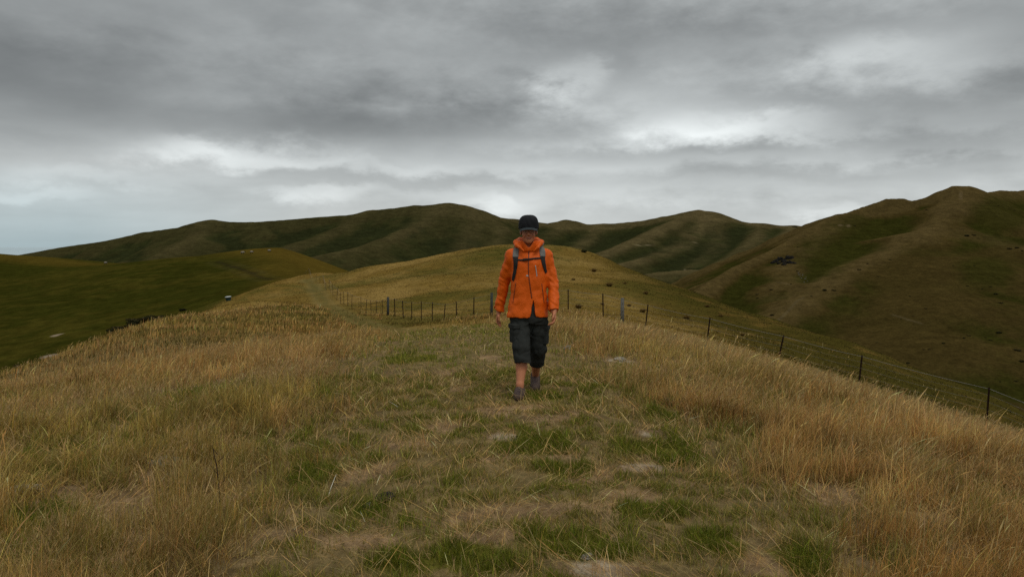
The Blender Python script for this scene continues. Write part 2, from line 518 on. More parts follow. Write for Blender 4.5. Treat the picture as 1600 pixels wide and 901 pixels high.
def scar(cc, px, py, rx, ry, col, Hf, Y0, Y1, s=0.9):
    p = hit(px, py, Hf, Y0, Y1)
    if p is None: return cc
    e = hit(px, py + ry, Hf, Y0, Y1); ey = abs(p[1] - e[1]) if e is not None else ry
    q = np.sqrt(((X - p[0]) / (rx / FPX * p[1])) ** 2 + ((Y - p[1]) / max(ey, 0.5)) ** 2) + 0.5 * n2
    return mixc(cc, np.asarray(col), sstep(1.1, 0.7, q) * s)


def hit(px, py, Hf, Y0, Y1, n=900):
    """where the sight line of a photo pixel meets a hill"""
    ys = np.geomspace(Y0, Y1, n); q = np.array([P(px, py, v) for v in ys])
    g = q[:, 2] - Hf(q[:, 0], q[:, 1])
    k = np.nonzero(g < 0)[0]
    return q[k[0]] if len(k) and k[0] > 0 else None


for a in ((87, 524, 11, 2.2), (78, 556, 13, 2.5)): c = scar(c, *a, (0.24, 0.185, 0.13), H_past, 100, 420)
# a faint farm track climbing to the top
tr = [hit(px, py, H_past, 130, 420) for px, py in ((340, 409), (365, 417), (395, 427), (425, 437))]
tr = [t for t in tr if t is not None]
for a, b in zip(tr[:-1], tr[1:]):
    d = (b - a)[:2]; t = np.clip(((X - a[0]) * d[0] + (Y - a[1]) * d[1]) / (d @ d), 0, 1); dd = np.hypot(X - a[0] - t * d[0], Y - a[1] - t * d[1])
    c = mixc(c, np.array([0.022, 0.017, 0.010]), np.exp(-(dd / 1.1) ** 2) * 0.5)
    c = mixc(c, np.array([0.075, 0.062, 0.022]), np.exp(-((dd - 2.5) / 1.0) ** 2) * 0.18)
m_past = land_mat('grazed_pasture', [2.5, 0.5, 0.09], [0.22, 0.22, 0.14], [0.05, 0.16, 0.3])
o = link('hill', mesh_np('hill', np.c_[X.ravel(), Y.ravel(), Z.ravel()], F, True, np.clip(c.reshape(-1, 3), 0.002, 1)), m_past)
tag(o, 'smooth dark green grazed hill on the left beyond the dip', 'hill', kind='structure')

# ---- steep hill on the right
RH = [ridge([(1700, 310, 900), (1600, 299, 800), (1562, 297.5, 770), (1542, 301, 735), (1515, 291, 700), (1490, 290.5, 690), (1470, 298, 690), (1446, 309, 690), (1425, 314, 690), (1410, 310, 690), (1385, 311, 690), (1350, 323, 685), (1310, 337, 670), (1265, 356, 640), (1209, 390, 600), (1150, 416, 565), (1100, 447, 520), (1060, 480, 480)], 0.62, 2.2),
      ridge([(1494, 300, 685), (1497, 312, 665), (1474, 343, 625), (1433, 366, 590), (1387, 393, 560), (1342, 411, 535), (1296, 438, 505), (1251, 466, 475), (1205, 500, 445), (1150, 560, 400)], 0.50, 16),
      ridge([(1433, 368, 590), (1451, 396, 560), (1450, 440, 500), (1430, 500, 435), (1410, 570, 375), (1390, 640, 330)], 0.42, 75),
      ridge([(1433, 366, 590), (1500, 379, 590), (1547, 385, 580), (1600, 386, 560), (1700, 400, 540)], 0.55, 20),
      ridge([(1600, 299, 800), (1640, 350, 680), (1620, 392, 560), (1640, 470, 470), (1650, 560, 400)], 0.5, 30),
      ridge([(1310, 337, 670), (1262, 385, 600), (1235, 412, 560), (1225, 440, 520), (1215, 470, 490)], 0.45, 18)]


def H_right(x, y):
    z, top = skel(x, y, RH, 5.0, -170.0)
    a = np.clip(top / 14.0, 0, 1)
    return z + a * (6.5 * (np.abs(gnoise(x / 85 + 0.4 * gnoise(x / 60, y / 60, 307), y / 150, 305)) - 0.3) + 2.2 * (np.abs(gnoise(x / 30, y / 48, 306)) - 0.3)) + (0.25 + 0.75 * a) * (3.2 * fbm(x / 70, y / 70, 301, 4) * a + 0.7 * fbm(x / 16, y / 16, 311, 3)) + 0.25 * fbm(x / 4, y / 4, 319, 2)


X, Y, F = polar(8, 62, 560, 270, 1150, 480)
Z = H_right(X, Y)
_z, top = skel(X, Y, RH, 5.0, -170.0)
cv = curvature(Z, 8) + 1.2 * curvature(Z, 24) * 0.5
n1 = fbm(X / 60, Y / 60, 321, 4); n2 = fbm(X / 9, Y / 9, 331, 3); n3 = fbm(X / 150, Y / 150, 341, 3)
green = np.array([0.030, 0.029, 0.0054]); brown = np.array([0.054, 0.0375, 0.0108]); straw = np.array([0.095, 0.066, 0.024])
f = sstep(-1.2, 1.2, cv * 1.1 + 0.9 * n1 + 0.35 * n2 + 0.25)
c = mixc(green, brown, f)
pxl = 800 + 1200 * X / Y
c = mixc(c, straw, sstep(0.9, 2.6, cv + 0.6 * n2 + 0.4 * n1) * 0.5)
# the broad brown face, and the green combe and gully beside it
def blob_at(px, py, rx, ry, Y0=300, Y1=900):
    p = hit(px, py, H_right, Y0, Y1)
    if p is None: return np.zeros(X.shape)
    pr = HOR + FPX * (EYE - Z) / Y
    return sstep(1.35, 0.55, np.sqrt(((pxl - px) / rx) ** 2 + ((pr - py) / ry) ** 2) + 0.35 * n1 + 0.12 * n2) * sstep(p[1] * 1.5, p[1] * 1.25, Y)
for a in ((1440, 440, 95, 55), (1400, 540, 120, 80), (1560, 400, 60, 20), (1460, 350, 45, 16)): c = mixc(c, brown, blob_at(*a) * 0.85)
for a in ((1540, 425, 45, 24), (1285, 395, 38, 42), (1560, 335, 50, 30), (1330, 355, 45, 18)): c = mixc(c, green, blob_at(*a) * 0.8)
# sheep terracettes along the contours
terr = np.sin(Z * 2.1 + 2.2 * fbm(X / 25, Y / 25, 351, 3))
c = c * (1 + 0.10 * terr[..., None] * sstep(-0.1, 0.4, fbm(X / 80, Y / 80, 361, 2))[..., None])
# bare clay near the summit
for a in ((1312, 352, 4, 1.6), (1324, 353, 4, 2.0), (1498, 306, 3, 7)): 
    c = mixc(c, np.array([0.15, 0.11, 0.06]), blob_at(*a) * 0.7)
# dry, pale crests of the spurs
for i_, wd, st in ((1, 2.2, .75), (0, 1.6, .45), (3, 2.0, .4), (5, 1.5, .4)):
    _z2, tp = skel(X, Y, [RH[i_]], 5.0, -400.0)
    c = mixc(c, straw, np.exp(-(tp / wd) ** 2) * st * np.clip(0.75 + 0.6 * n2 + 0.5 * n1, 0, 1))
# thin stock tracks
for pts in (((1395, 492), (1420, 500), (1440, 506)), ((1210, 441), (1235, 445)), ((1255, 465), (1200, 512))):
    q = [hit(a, b, H_right, 300, 900) for a, b in pts]
    q = [v for v in q if v is not None]
    for a, b in zip(q[:-1], q[1:]):
        d = (b - a)[:2]; t = np.clip(((X - a[0]) * d[0] + (Y - a[1]) * d[1]) / (d @ d), 0, 1); dd = np.hypot(X - a[0] - t * d[0], Y - a[1] - t * d[1])
        c = mixc(c, np.array([0.11, 0.085, 0.045]), np.exp(-(dd / 0.8) ** 2) * 0.45)
m_hill = land_mat('dry_hill_grass', [0.9, 0.22, 0.05], [0.28, 0.25, 0.15], [0.12, 0.45, 1.0])
o = link('hill', mesh_np('hill', np.c_[X.ravel(), Y.ravel(), Z.ravel()], F, True, np.clip(c.reshape(-1, 3), 0.002, 1)), m_hill)
tag(o, 'steep brown and green hill on the right with a knobbed summit', 'hill', kind='structure')

# ---- far range
def fr(pts, s=0.45, w=30): return ridge(pts, s, w)


FARR = [fr([(-200, 440, 1900), (-40, 415, 1800), (40, 397, 1720), (100, 386, 1680), (170, 376, 1640), (230, 362.5, 1600), (300, 353, 1560), (330, 345, 1530), (365, 347, 1520), (400, 347, 1520), (440, 344, 1520), (500, 339, 1530), (560, 335, 1530), (580, 330, 1520), (600, 327, 1510), (650, 322.5, 1500), (680, 319.5, 1495), (700, 318.5, 1490), (718, 321, 1490), (740, 327, 1500), (770, 339, 1520), (810, 343, 1540), (855, 349, 1550), (870, 347, 1550), (885, 345, 1550), (896, 346.5, 1550), (910, 350.5, 1550), (940, 351, 1550), (1000, 345.5, 1530), (1040, 338, 1510), (1070, 332.5, 1500), (1090, 330.5, 1490), (1110, 332.5, 1480), (1150, 345, 1450), (1190, 350.5, 1420), (1240, 354, 1390), (1290, 357, 1360), (1400, 372, 1300)], 0.46, 22),
        fr([(700, 318.5, 1490), (669, 349, 1400), (642, 357, 1360), (608, 371, 1290), (573, 384, 1220), (483, 403, 1110), (440, 425, 1030)], 0.42, 22),
        fr([(580, 330, 1520), (545, 352, 1420), (480, 376, 1310), (420, 398, 1200), (380, 425, 1100)], 0.42, 22),
        fr([(330, 345, 1530), (305, 373, 1400), (231, 408, 1260), (180, 440, 1150)], 0.42, 25),
        fr([(1090, 330.5, 1490), (1042, 350, 1390), (1002, 370, 1310), (961, 388, 1240), (925, 405, 1170), (880, 430, 1090)], 0.45, 14),
        fr([(1090, 330.5, 1490), (1104, 344, 1430), (1082, 370, 1340), (1062, 388, 1270), (1013, 402, 1190), (964, 413, 1120), (920, 440, 1030)], 0.45, 14),
        fr([(885, 345, 1550), (862, 364, 1470), (835, 385, 1380), (800, 420, 1250)], 0.45, 16),
        fr([(940, 351, 1550), (921, 373, 1450), (898, 388, 1370), (865, 420, 1240)], 0.45, 16),
        fr([(725, 324, 1490), (742, 350, 1410), (732, 385, 1310), (700, 430, 1180)], 0.42, 20),
        fr([(650, 322.5, 1500), (690, 362, 1370), (640, 400, 1240), (590, 440, 1120)], 0.42, 22),
        fr([(1190, 350.5, 1420), (1178, 376, 1260), (1145, 402, 1120), (1100, 425, 1000)], 0.45, 16),
        fr([(1110, 332.5, 1480), (1122, 372, 1330), (1115, 395, 1240), (1085, 415, 1130)], 0.45, 16),
        fr([(1240, 354, 1390), (1215, 378, 1220), (1180, 405, 1050)], 0.45, 16),
        fr([(1200, 428, 800), (1140, 427, 860), (1082, 421.5, 880), (1045, 424, 880), (1013, 432, 870), (960, 450, 850), (900, 480, 800)], 0.33, 25)]


def H_far(x, y):
    z, top = skel(x, y, FARR, 9.0, -165.0)
    a = np.clip(top / 25.0, 0, 1)
    return z + a * (13.0 * (np.abs(gnoise(x / 150 + 0.5 * gnoise(x / 120, y / 120, 407), y / 260, 405)) - 0.3) + 5.0 * (np.abs(gnoise(x / 55, y / 90, 406)) - 0.3)) + a * (7.0 * fbm(x / 170, y / 170, 401, 4) + 1.6 * fbm(x / 35, y / 35, 411, 3)) + 0.5 * fbm(x / 14, y / 14, 417, 2)


X, Y, F = polar(-46, 30, 620, 620, 2700, 430)
Z = H_far(X, Y)
edge = sstep(2100, 2600, np.hypot(X, Y)); Z = Z - 200 * edge
cv = curvature(Z, 6) + 0.7 * curvature(Z, 16)
n1 = fbm(X / 160, Y / 160, 421, 4); n2 = fbm(X / 30, Y / 30, 431, 3)
green = np.array([0.028, 0.030, 0.0095]); dgreen = np.array([0.021, 0.0235, 0.0085]); brown = np.array([0.042, 0.037, 0.0130]); straw = np.array([0.110, 0.083, 0.036])
c = mixc(green, brown, sstep(-2.5, 3.5, cv + 2.2 * n1 + 0.8 * n2))
pxl = 800 + 1200 * X / Y; prow = HOR + FPX * (EYE - Z) / Y
c = mixc(c, straw, sstep(2.0, 6.5, cv + 1.0 * n2) * sstep(520, 960, pxl) * 0.5)
# scrub in the gullies
c = mixc(c, dgreen, sstep(0.1, 0.5, -cv * 0.12 + 0.8 * fbm(X / 70, Y / 70, 441, 4)) * 0.7)
c = c * (1 + 0.05 * (np.sin(Z * 0.9 + 2.0 * fbm(X / 60, Y / 60, 451, 3)))[..., None])
for i_, wd, st in ((4, 4, .5), (5, 4, .6), (6, 4, .25), (7, 4, .45), (1, 5, .3), (8, 4, .25), (10, 4, .4), (12, 4, .4), (11, 4, .3), (2, 4, .2), (3, 5, .25), (13, 3, .3)):
    _z2, tp = skel(X, Y, [FARR[i_]], 5.0, -600.0)
    c = mixc(c, straw, np.exp(-(tp / wd) ** 2) * st * np.clip(0.7 + 0.7 * n2 + 0.4 * n1, 0, 1))
# farm tracks cut along the slope
for pts in (((992, 383), (1005, 383.5), (1022, 383)), ((1078, 378.5), (1088, 379.5)), ((1070, 421), (1092, 423)), ((1120, 439), (1140, 438))):
    q = [hit(a, b, H_far, 700, 2000) for a, b in pts]
    q = [v for v in q if v is not None]
    for a, b in zip(q[:-1], q[1:]):
        d = (b - a)[:2]; t = np.clip(((X - a[0]) * d[0] + (Y - a[1]) * d[1]) / (d @ d), 0, 1); dd = np.hypot(X - a[0] - t * d[0], Y - a[1] - t * d[1])
        c = mixc(c, np.array([0.15, 0.12, 0.065]), np.exp(-(dd / 1.5) ** 2))
m_far = land_mat('far_hill_grass', [0.35, 0.09, 0.025], [0.25, 0.25, 0.16], [0.3, 1.2, 2.5])
o = link('hills', mesh_np('hills', np.c_[X.ravel(), Y.ravel(), Z.ravel()], F, True, np.clip(c.reshape(-1, 3), 0.002, 1)), m_far)
tag(o, 'dark rolling range of hills along the skyline with pale spurs', 'hills', kind='structure')

# ---- valley floor below all of it, and the sea
def disc(name, r, z, mat, n=96, z_edge=None, cx=0, cy=0):
    rs = np.geomspace(r / 400, r, 40)
    V = [(cx, cy, z)]; F = []
    for i, q in enumerate(rs):
        for k in range(n):
            zz = z if z_edge is None else z + (z_edge - z) * float(sstep(0.75 * r, r, q))
            V.append((cx + q * math.sin(2 * math.pi * k / n), cy + q * math.cos(2 * math.pi * k / n), zz))
    for k in range(n): F.append((0, 1 + (k + 1) % n, 1 + k))
    for i in range(39):
        for k in range(n):
            F.append((1 + i * n + k, 1 + i * n + (k + 1) % n, 1 + (i + 1) * n + (k + 1) % n, 1 + (i + 1) * n + k))
    me = bpy.data.meshes.new(name); me.from_pydata(V, [], F); me.update()
    return link(name, me, mat)


m_valley = simple_mat('valley_grass', (0.030, 0.030, 0.010), 0.95, 0.05, var=0.4, nscale=0.02)
tag(disc('terrain', 2600, -160, m_valley, z_edge=-420), 'valley floor below the hills', 'terrain', kind='structure')
m_sea = simple_mat('sea_water', (0.10, 0.15, 0.17), 0.06, 0.5, var=0.1, nscale=0.002)
tag(disc('sea', 420000, -330, m_sea), 'pale sea at the left end of the horizon', 'sea', kind='structure')
# ---------------------------------------------------------------- sky and light
SUN_EL, SUN_AZ = 58.0, 150.0          # degrees; azimuth clockwise from the view direction
world = bpy.data.worlds.new('World'); sc.world = world; world.use_nodes = True
nt = world.node_tree; nt.nodes.clear()
L = nt.links.new


def M(op, a, b=None, c=None, clamp=False):
    n = nt.nodes.new('ShaderNodeMath'); n.operation = op; n.use_clamp = clamp
    for i, v in enumerate((a, b, c)):
        if v is None: continue
        if isinstance(v, (int, float)): n.inputs[i].default_value = v
        else: L(v, n.inputs[i])
    return n.outputs[0]


def noise(vec, scale, detail=6, rough=0.55, dist=0.0, off=(0, 0, 0), sc3=(1, 1, 1)):
    mp = nt.nodes.new('ShaderNodeMapping'); mp.inputs['Location'].default_value = off; mp.inputs['Scale'].default_value = sc3
    L(vec, mp.inputs['Vector'])
    n = nt.nodes.new('ShaderNodeTexNoise'); n.inputs['Scale'].default_value = scale; n.inputs['Detail'].default_value = detail
    n.inputs['Roughness'].default_value = rough; n.inputs['Distortion'].default_value = dist
    L(mp.outputs[0], n.inputs['Vector'])
    return M('MULTIPLY_ADD', n.outputs['Fac'], 2.0, -1.0)


tcw = nt.nodes.new('ShaderNodeTexCoord')
sep = nt.nodes.new('ShaderNodeSeparateXYZ'); L(tcw.outputs['Generated'], sep.inputs[0])
dx, dy, dz = sep.outputs
az = M('MULTIPLY', M('ARCTAN2', dx, dy), 180 / math.pi)
el = M('MULTIPLY', M('ARCSINE', dz), 180 / math.pi)
den = M('ADD', M('MAXIMUM', dz, -0.02), 0.085)
cmb = nt.nodes.new('ShaderNodeCombineXYZ'); L(M('DIVIDE', dx, den), cmb.inputs[0]); L(M('DIVIDE', dy, den), cmb.inputs[1])
cloudv = cmb.outputs[0]
nA = noise(cloudv, 0.42, 4, 0.5, 0.1, (3.1, 1.7, 0), (1, 1.0, 1))
nB = noise(cloudv, 1.0, 3, 0.5, 0.0, (7.3, 4.2, 2))
nD = noise(tcw.outputs['Generated'], 4.4, 5, 0.5, 0.15, (2.2, 5.1, 0.7), (1, 1, 2.6))
nE = noise(tcw.outputs['Generated'], 10.5, 9, 0.60, 0.1, (4.2, 1.1, 3.7), (1, 1, 2.1))
nC = noise(cloudv, 3.2, 3, 0.5, 0.0, (1.3, 9.2, 5))
# warped direction for the known gaps and banks in the cloud deck
azw = M('ADD', az, M('ADD', M('MULTIPLY', nD, 3.4), M('MULTIPLY', nE, 4.0)))
elw = M('ADD', el, M('ADD', M('MULTIPLY', nD, 0.9), M('MULTIPLY', nE, 1.9)))
ramp = nt.nodes.new('ShaderNodeFloatCurve')
cv_ = ramp.mapping.curves[0]
pts = [(-90, .35), (0, .755), (1.5, .77), (3.0, .755), (4.5, .725), (6.5, .70), (9, .64), (12, .605), (15, .605), (19, .63), (30, .72), (60, .80), (90, .82)]
cv_.points[0].location = ((pts[0][0] + 90) / 180, pts[0][1]); cv_.points[1].location = ((pts[-1][0] + 90) / 180, pts[-1][1])
for x_, y_ in pts[1:-1]: cv_.points.new((x_ + 90) / 180, y_)
for p_ in cv_.points: p_.handle_type = 'VECTOR'
ramp.mapping.update()
L(M('DIVIDE', M('ADD', el, 90.0), 180.0), ramp.inputs['Value'])
v = ramp.outputs['Value']
amp = M('MULTIPLY_ADD', M('SMOOTH_MIN', M('DIVIDE', M('MAXIMUM', el, 0.0), 5.0), 1.0, 0.1), 0.75, 0.25)
v = M('ADD', v, M('MULTIPLY', amp, M('ADD', M('MULTIPLY', nA, 0.07), M('ADD', M('MULTIPLY', nD, 0.13), M('ADD', M('MULTIPLY', nE, M('MULTIPLY', 0.13, M('ADD', 0.35, M('MULTIPLY', 0.65, M('DIVIDE', M('ADD', az, 22.0), 24.0, None, True))))), M('ADD', M('MULTIPLY', nB, 0.03), M('MULTIPLY', nC, 0.012)))))))
BLOBS = [(220, 150, 430, 62, -.095), (640, 195, 260, 28, -.075), (100, 225, 130, 14, -.03), (375, 243, 135, 20, .15), (300, 238, 60, 12, .07), (490, 300, 70, 13, .12), (600, 262, 150, 9, .05), (60, 300, 70, 10, .07), (160, 275, 120, 9, .05),
         (880, 132, 55, 24, .15), (960, 150, 120, 26, .05), (1110, 188, 80, 24, .14), (1215, 200, 70, 18, .11), (1365, 100, 100, 34, .11), (1330, 80, 60, 20, .05), (1480, 90, 90, 30, .04), (1080, 205, 120, 22, .06), (1560, 150, 110, 26, -.07),
         (960, 238, 260, 12, -.045), (1250, 268, 260, 10, -.05), (850, 50, 260, 36, -.035), (1250, 40, 300, 26, -.03), (1000, 305, 300, 16, .05), (780, 322, 60, 12, .12), (1310, 327, 60, 9, .09), (700, 285, 160, 9, -.06), (420, 265, 90, 7, -.05), (1150, 230, 120, 8, -.04), (1420, 225, 220, 12, -.03)]
for px, py, rx, ry, a in BLOBS:
    a0 = math.degrees(math.atan((px - CX) / FPX)); e0 = math.degrees(math.atan((HOR - py) / math.hypot(FPX, px - CX)))
    da = M('DIVIDE', M('SUBTRACT', azw, a0), math.degrees(rx / FPX) * 0.9); de = M('DIVIDE', M('SUBTRACT', elw, e0), math.degrees(ry / FPX) * 0.95)
    q = M('ADD', M('MULTIPLY', da, da), M('MULTIPLY', de, de))
    g = M('POWER', 2.718, M('MULTIPLY', M('POWER', q, 1.5), -0.6))
    v = M('MULTIPLY_ADD', g, a, v)
v = M('MAXIMUM', v, 0.12)
lum = M('POWER', v, 2.2)
tint = nt.nodes.new('ShaderNodeMix'); tint.data_type = 'RGBA'
tint.inputs[6].default_value = (0.95, 1.0, 0.995, 1); tint.inputs[7].default_value = (0.80, 1.0, 1.06, 1)
# bluish, hazier air low on the left over the sea
fb = M('MULTIPLY', M('SUBTRACT', 1.0, M('DIVIDE', M('MAXIMUM', el, 0.0), 5.5), None, True), M('DIVIDE', M('SUBTRACT', -14.0, az), 16.0, None, True))
L(fb, tint.inputs[0])
scl = nt.nodes.new('ShaderNodeVectorMath'); scl.operation = 'SCALE'; L(tint.outputs[2], scl.inputs[0]); L(M('MULTIPLY', lum, M('MULTIPLY_ADD', fb, -1.6, 10.0)), scl.inputs['Scale'])
sky = nt.nodes.new('ShaderNodeTexSky'); sky.sky_type = 'NISHITA'; sky.sun_disc = False
sky.sun_elevation = R(SUN_EL); sky.sun_rotation = R(SUN_AZ)
mixs = nt.nodes.new('ShaderNodeMix'); mixs.data_type = 'RGBA'; mixs.inputs[0].default_value = 0.96
L(sky.outputs[0], mixs.inputs[6]); L(scl.outputs[0], mixs.inputs[7])
bg = nt.nodes.new('ShaderNodeBackground'); bg.inputs[1].default_value = 0.1
L(mixs.outputs[2], bg.inputs[0])
wo = nt.nodes.new('ShaderNodeOutputWorld'); L(bg.outputs[0], wo.inputs[0])
world.cycles.sampling_method = 'MANUAL'; world.cycles.sample_map_resolution = 512

sun = bpy.data.lights.new('sun', 'SUN'); sun.energy = 0.9; sun.angle = R(25); sun.color = (1.0, 0.955, 0.88)
sun_o = bpy.data.objects.new('sun', sun); COL.objects.link(sun_o)
sun_o.rotation_euler = (R(90 - SUN_EL), 0, R(180 - SUN_AZ))
sun_o.location = (0, 0, 50)

sc.view_settings.view_transform = 'Standard'; sc.view_settings.look = 'None'
sc.view_settings.exposure = 0.10; sc.view_settings.gamma = 1.0; sc.view_settings.use_curve_mapping = False
sc.cycles.use_denoising = False
sc.cycles.max_bounces = 5; sc.cycles.diffuse_bounces = 3; sc.cycles.glossy_bounces = 2; sc.cycles.transmission_bounces = 3
# ---------------------------------------------------------------- grass: every blade a bent strip of its own, gathered in a few masses
WIND = np.array([0.92, -0.18])


def blades(x, y, h, w, lean, az_lean, col, prof, tipcol=None, z_off=0.0, curl=1.8, rise=1.0):
    """x,y base; h length; w width; lean 0..1 how far the tip leans; prof list of (t, width factor); the last row may be 0 wide (a point)"""
    n = len(x); z = H(x, y) + z_off
    face = rng.uniform(0, math.pi, n)
    px_, py_ = np.cos(face), np.sin(face)
    lx, ly = np.cos(az_lean), np.sin(az_lean)
    K = len(prof); rows = []; cols = []
    for k, (t, wf) in enumerate(prof):
        off = h * lean * t ** curl
        up = h * rise * np.sqrt(np.clip(t * t - (lean * t ** curl) ** 2 * 0.75, 0.0004 * t, 1))
        cx = x + lx * off; cy = y + ly * off; cz = z + up
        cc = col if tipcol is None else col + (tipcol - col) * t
        if wf == 0:
            rows.append(np.stack([cx, cy, cz], -1)[:, None]); cols.append(cc[:, None])
        else:
            hw = 0.5 * w * wf
            rows.append(np.stack([np.stack([cx - px_ * hw, cy - py_ * hw, cz], -1), np.stack([cx + px_ * hw, cy + py_ * hw, cz], -1)], 1))
            cols.append(np.stack([cc, cc], 1))
    V = np.concatenate(rows, 1); Cc = np.concatenate(cols, 1)
    m = V.shape[1]; base = (np.arange(n) * m)[:, None]
    quads = []; tris = []
    for k in range(K - 1):
        a = 2 * k
        if prof[k + 1][1] == 0: tris.append(base + np.array([a, a + 1, a + 2]))
        else: quads.append(base + np.array([a, a + 1, a + 3, a + 2]))
    F = []
    if quads: F.append(np.concatenate(quads))
    if tris: F.append(np.concatenate(tris))
    return V.reshape(-1, 3), F, Cc.reshape(-1, 3)


class Mass:
    def __init__(s): s.V = []; s.Q = []; s.T = []; s.C = []; s.n = 0

    def add(s, VFC):
        V, F, C_ = VFC
        s.V.append(V); s.C.append(C_)
        for f in F: (s.Q if f.shape[1] == 4 else s.T).append(f + s.n)
        s.n += len(V)

    def build(s, name, mat, label, cat):
        F = []
        if s.Q: F.append(np.concatenate(s.Q))
        if s.T: F.append(np.concatenate(s.T))
        o = link(name, mesh_np(name, np.concatenate(s.V), F, True, np.clip(np.concatenate(s.C), 0.003, 0.9)), mat)
        return tag(o, label, cat, kind='stuff')


def scatter(n, r0, r1, pw=1.0, ang=41.0):
    """points in the view wedge; pw=1: even per log distance, 2: even per metre, 3: even per area"""
    u = rng.random(n)
    if pw == 1: r = r0 * (r1 / r0) ** u
    else:
        e = pw - 1; r = (r0 ** e + u * (r1 ** e - r0 ** e)) ** (1 / e)
    a = np.radians(rng.uniform(-ang, ang, n))
    return r * np.sin(a), r * np.cos(a)


def vcol(base, n, hv=0.10, vv=0.34):
    c = np.tile(np.asarray(base, float), (n, 1)) if np.ndim(base) == 1 else np.array(base)
    c = c * np.exp(rng.normal(0, vv, n))[:, None]
    c[:, 0] *= np.exp(rng.normal(0, hv, n)); c[:, 2] *= np.exp(rng.normal(0, hv, n))
    return c


PXM = 1.0 / 768.0        # width of a picture element at one metre
TAN = np.array([0.410, 0.252, 0.085]); STRAW = np.array([0.56, 0.41, 0.170]); RUST = np.array([0.275, 0.150, 0.042]); KHAKI = np.array([0.285, 0.215, 0.050])
GREEN = np.array([0.190, 0.198, 0.022]); DGREEN = np.array([0.122, 0.138, 0.015]); DEAD = np.array([0.48, 0.335, 0.155])


def tall_colour(x, y):
    n1 = fbm(x / 1.4, y / 1.4, 501, 3); n2 = fbm(x / 0.45, y / 0.45, 511, 2); n3 = fbm(x / 5.0, y / 5.0, 521, 3)
    c = mixc(TAN, RUST, sstep(-0.05, 0.55, n1 + 0.3 * n2))
    c = mixc(c, KHAKI, sstep(0.0, 0.5, n3 + 0.4 * n2) * 0.8)
    c = c * np.exp(0.42 * fbm(x / 0.6, y / 0.6, 527, 2) + 0.30 * fbm(x / 2.5, y / 2.5, 528, 2))[:, None]
    # the paler, seedier stand on the right shoulder
    c = mixc(c, STRAW * 0.72, sstep(0.5, 5, x) * sstep(9, 16, y) * 0.7)
    return c


def grazed(x, y):
    """1 on the stock side of the fence, where the sward is short"""
    a = ((x - FR_A[0]) * 16.0 + (y - FR_A[1]) * 12.07) / 20.04; b = ((x - FR_A[0]) * 14.0 + (y - FR_A[1]) * 11.3) / 18.0
    return sstep(0.0, 0.8, np.where(x > FR_A[0], a, b))


dry = Mass(); turf = Mass(); straw = Mass(); heads = Mass()

# tall dry stalks
for n, r0, r1, pw in ((190000, 2.6, 8, 2), (230000, 7, 24, 2), (120000, 20, 60, 2)):
    x, y = scatter(n, r0, r1, pw); t, l, b, p = masks(x, y)
    cl = fbm(x / 0.42, y / 0.42, 531, 3); cl2 = fbm(x / 1.8, y / 1.8, 541, 2)
    keep = rng.random(n) < t ** 1.8 * np.clip(0.55 + 1.15 * cl + 0.75 * cl2, 0.02, 1) * np.where((track_d(x, y) < 1.4) & (y > 31), 0.06, 1.0) * (1 - 0.97 * grazed(x, y))
    x, y, cl, cl2, t = x[keep], y[keep], cl[keep], cl2[keep], t[keep]; n = len(x); r = np.hypot(x, y)
    h = np.clip(0.155 * np.exp(rng.normal(0, 0.32, n)) * (1 + 0.65 * cl + 0.35 * cl2) * (0.3 + 0.7 * t), 0.04, 0.42)
    w = np.maximum(rng.uniform(0.0016, 0.0034, n), rng.uniform(0.35, 0.75, n) * PXM * r)
    wl = np.clip(rng.normal(0.24, 0.20, n), 0.02, 0.92)
    mat = sstep(0.02, 0.35, fbm(x / 0.7, y / 0.7, 557, 3)) * sstep(16, 9, r); wl = lerp(wl, rng.uniform(0.7, 0.97, n), mat)
    fan = fbm(x / 0.5, y / 0.5, 551, 2) * 2.2
    azl = math.atan2(WIND[1], WIND[0]) + rng.normal(0, 1, n) * np.where(r < 12, 1.35, 0.9) + fan * np.where(r < 12, 1.5, 1.0)
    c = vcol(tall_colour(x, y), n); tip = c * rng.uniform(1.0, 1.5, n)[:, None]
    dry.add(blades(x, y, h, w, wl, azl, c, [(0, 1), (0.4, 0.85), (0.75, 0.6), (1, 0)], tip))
    # seed heads on some of them
    hd = rng.random(n) < np.where(r < 9, 0.055, 0.14) * (0.5 + sstep(0, 4, x))
    xs, ys = x[hd], y[hd]; m = len(xs); rs = np.hypot(xs, ys)
    hh = np.clip(h[hd] * rng.uniform(1.05, 1.45, m), 0.12, 0.52)
    cs = vcol(mixc(STRAW * 0.9, TAN * 1.2, rng.random(m)), m)
    ws = np.maximum(rng.uniform(0.0045, 0.009, m), rng.uniform(0.6, 1.2, m) * PXM * rs)
    heads.add(blades(xs, ys, hh, ws, np.clip(rng.normal(0.42, 0.2, m), 0.05, 0.9), math.atan2(WIND[1], WIND[0]) + rng.normal(0, 0.55, m), cs,
                     [(0, 0.25), (0.45, 0.25), (0.72, 0.28), (0.84, 1.0), (1, 0)], None, 0.0, 2.4))

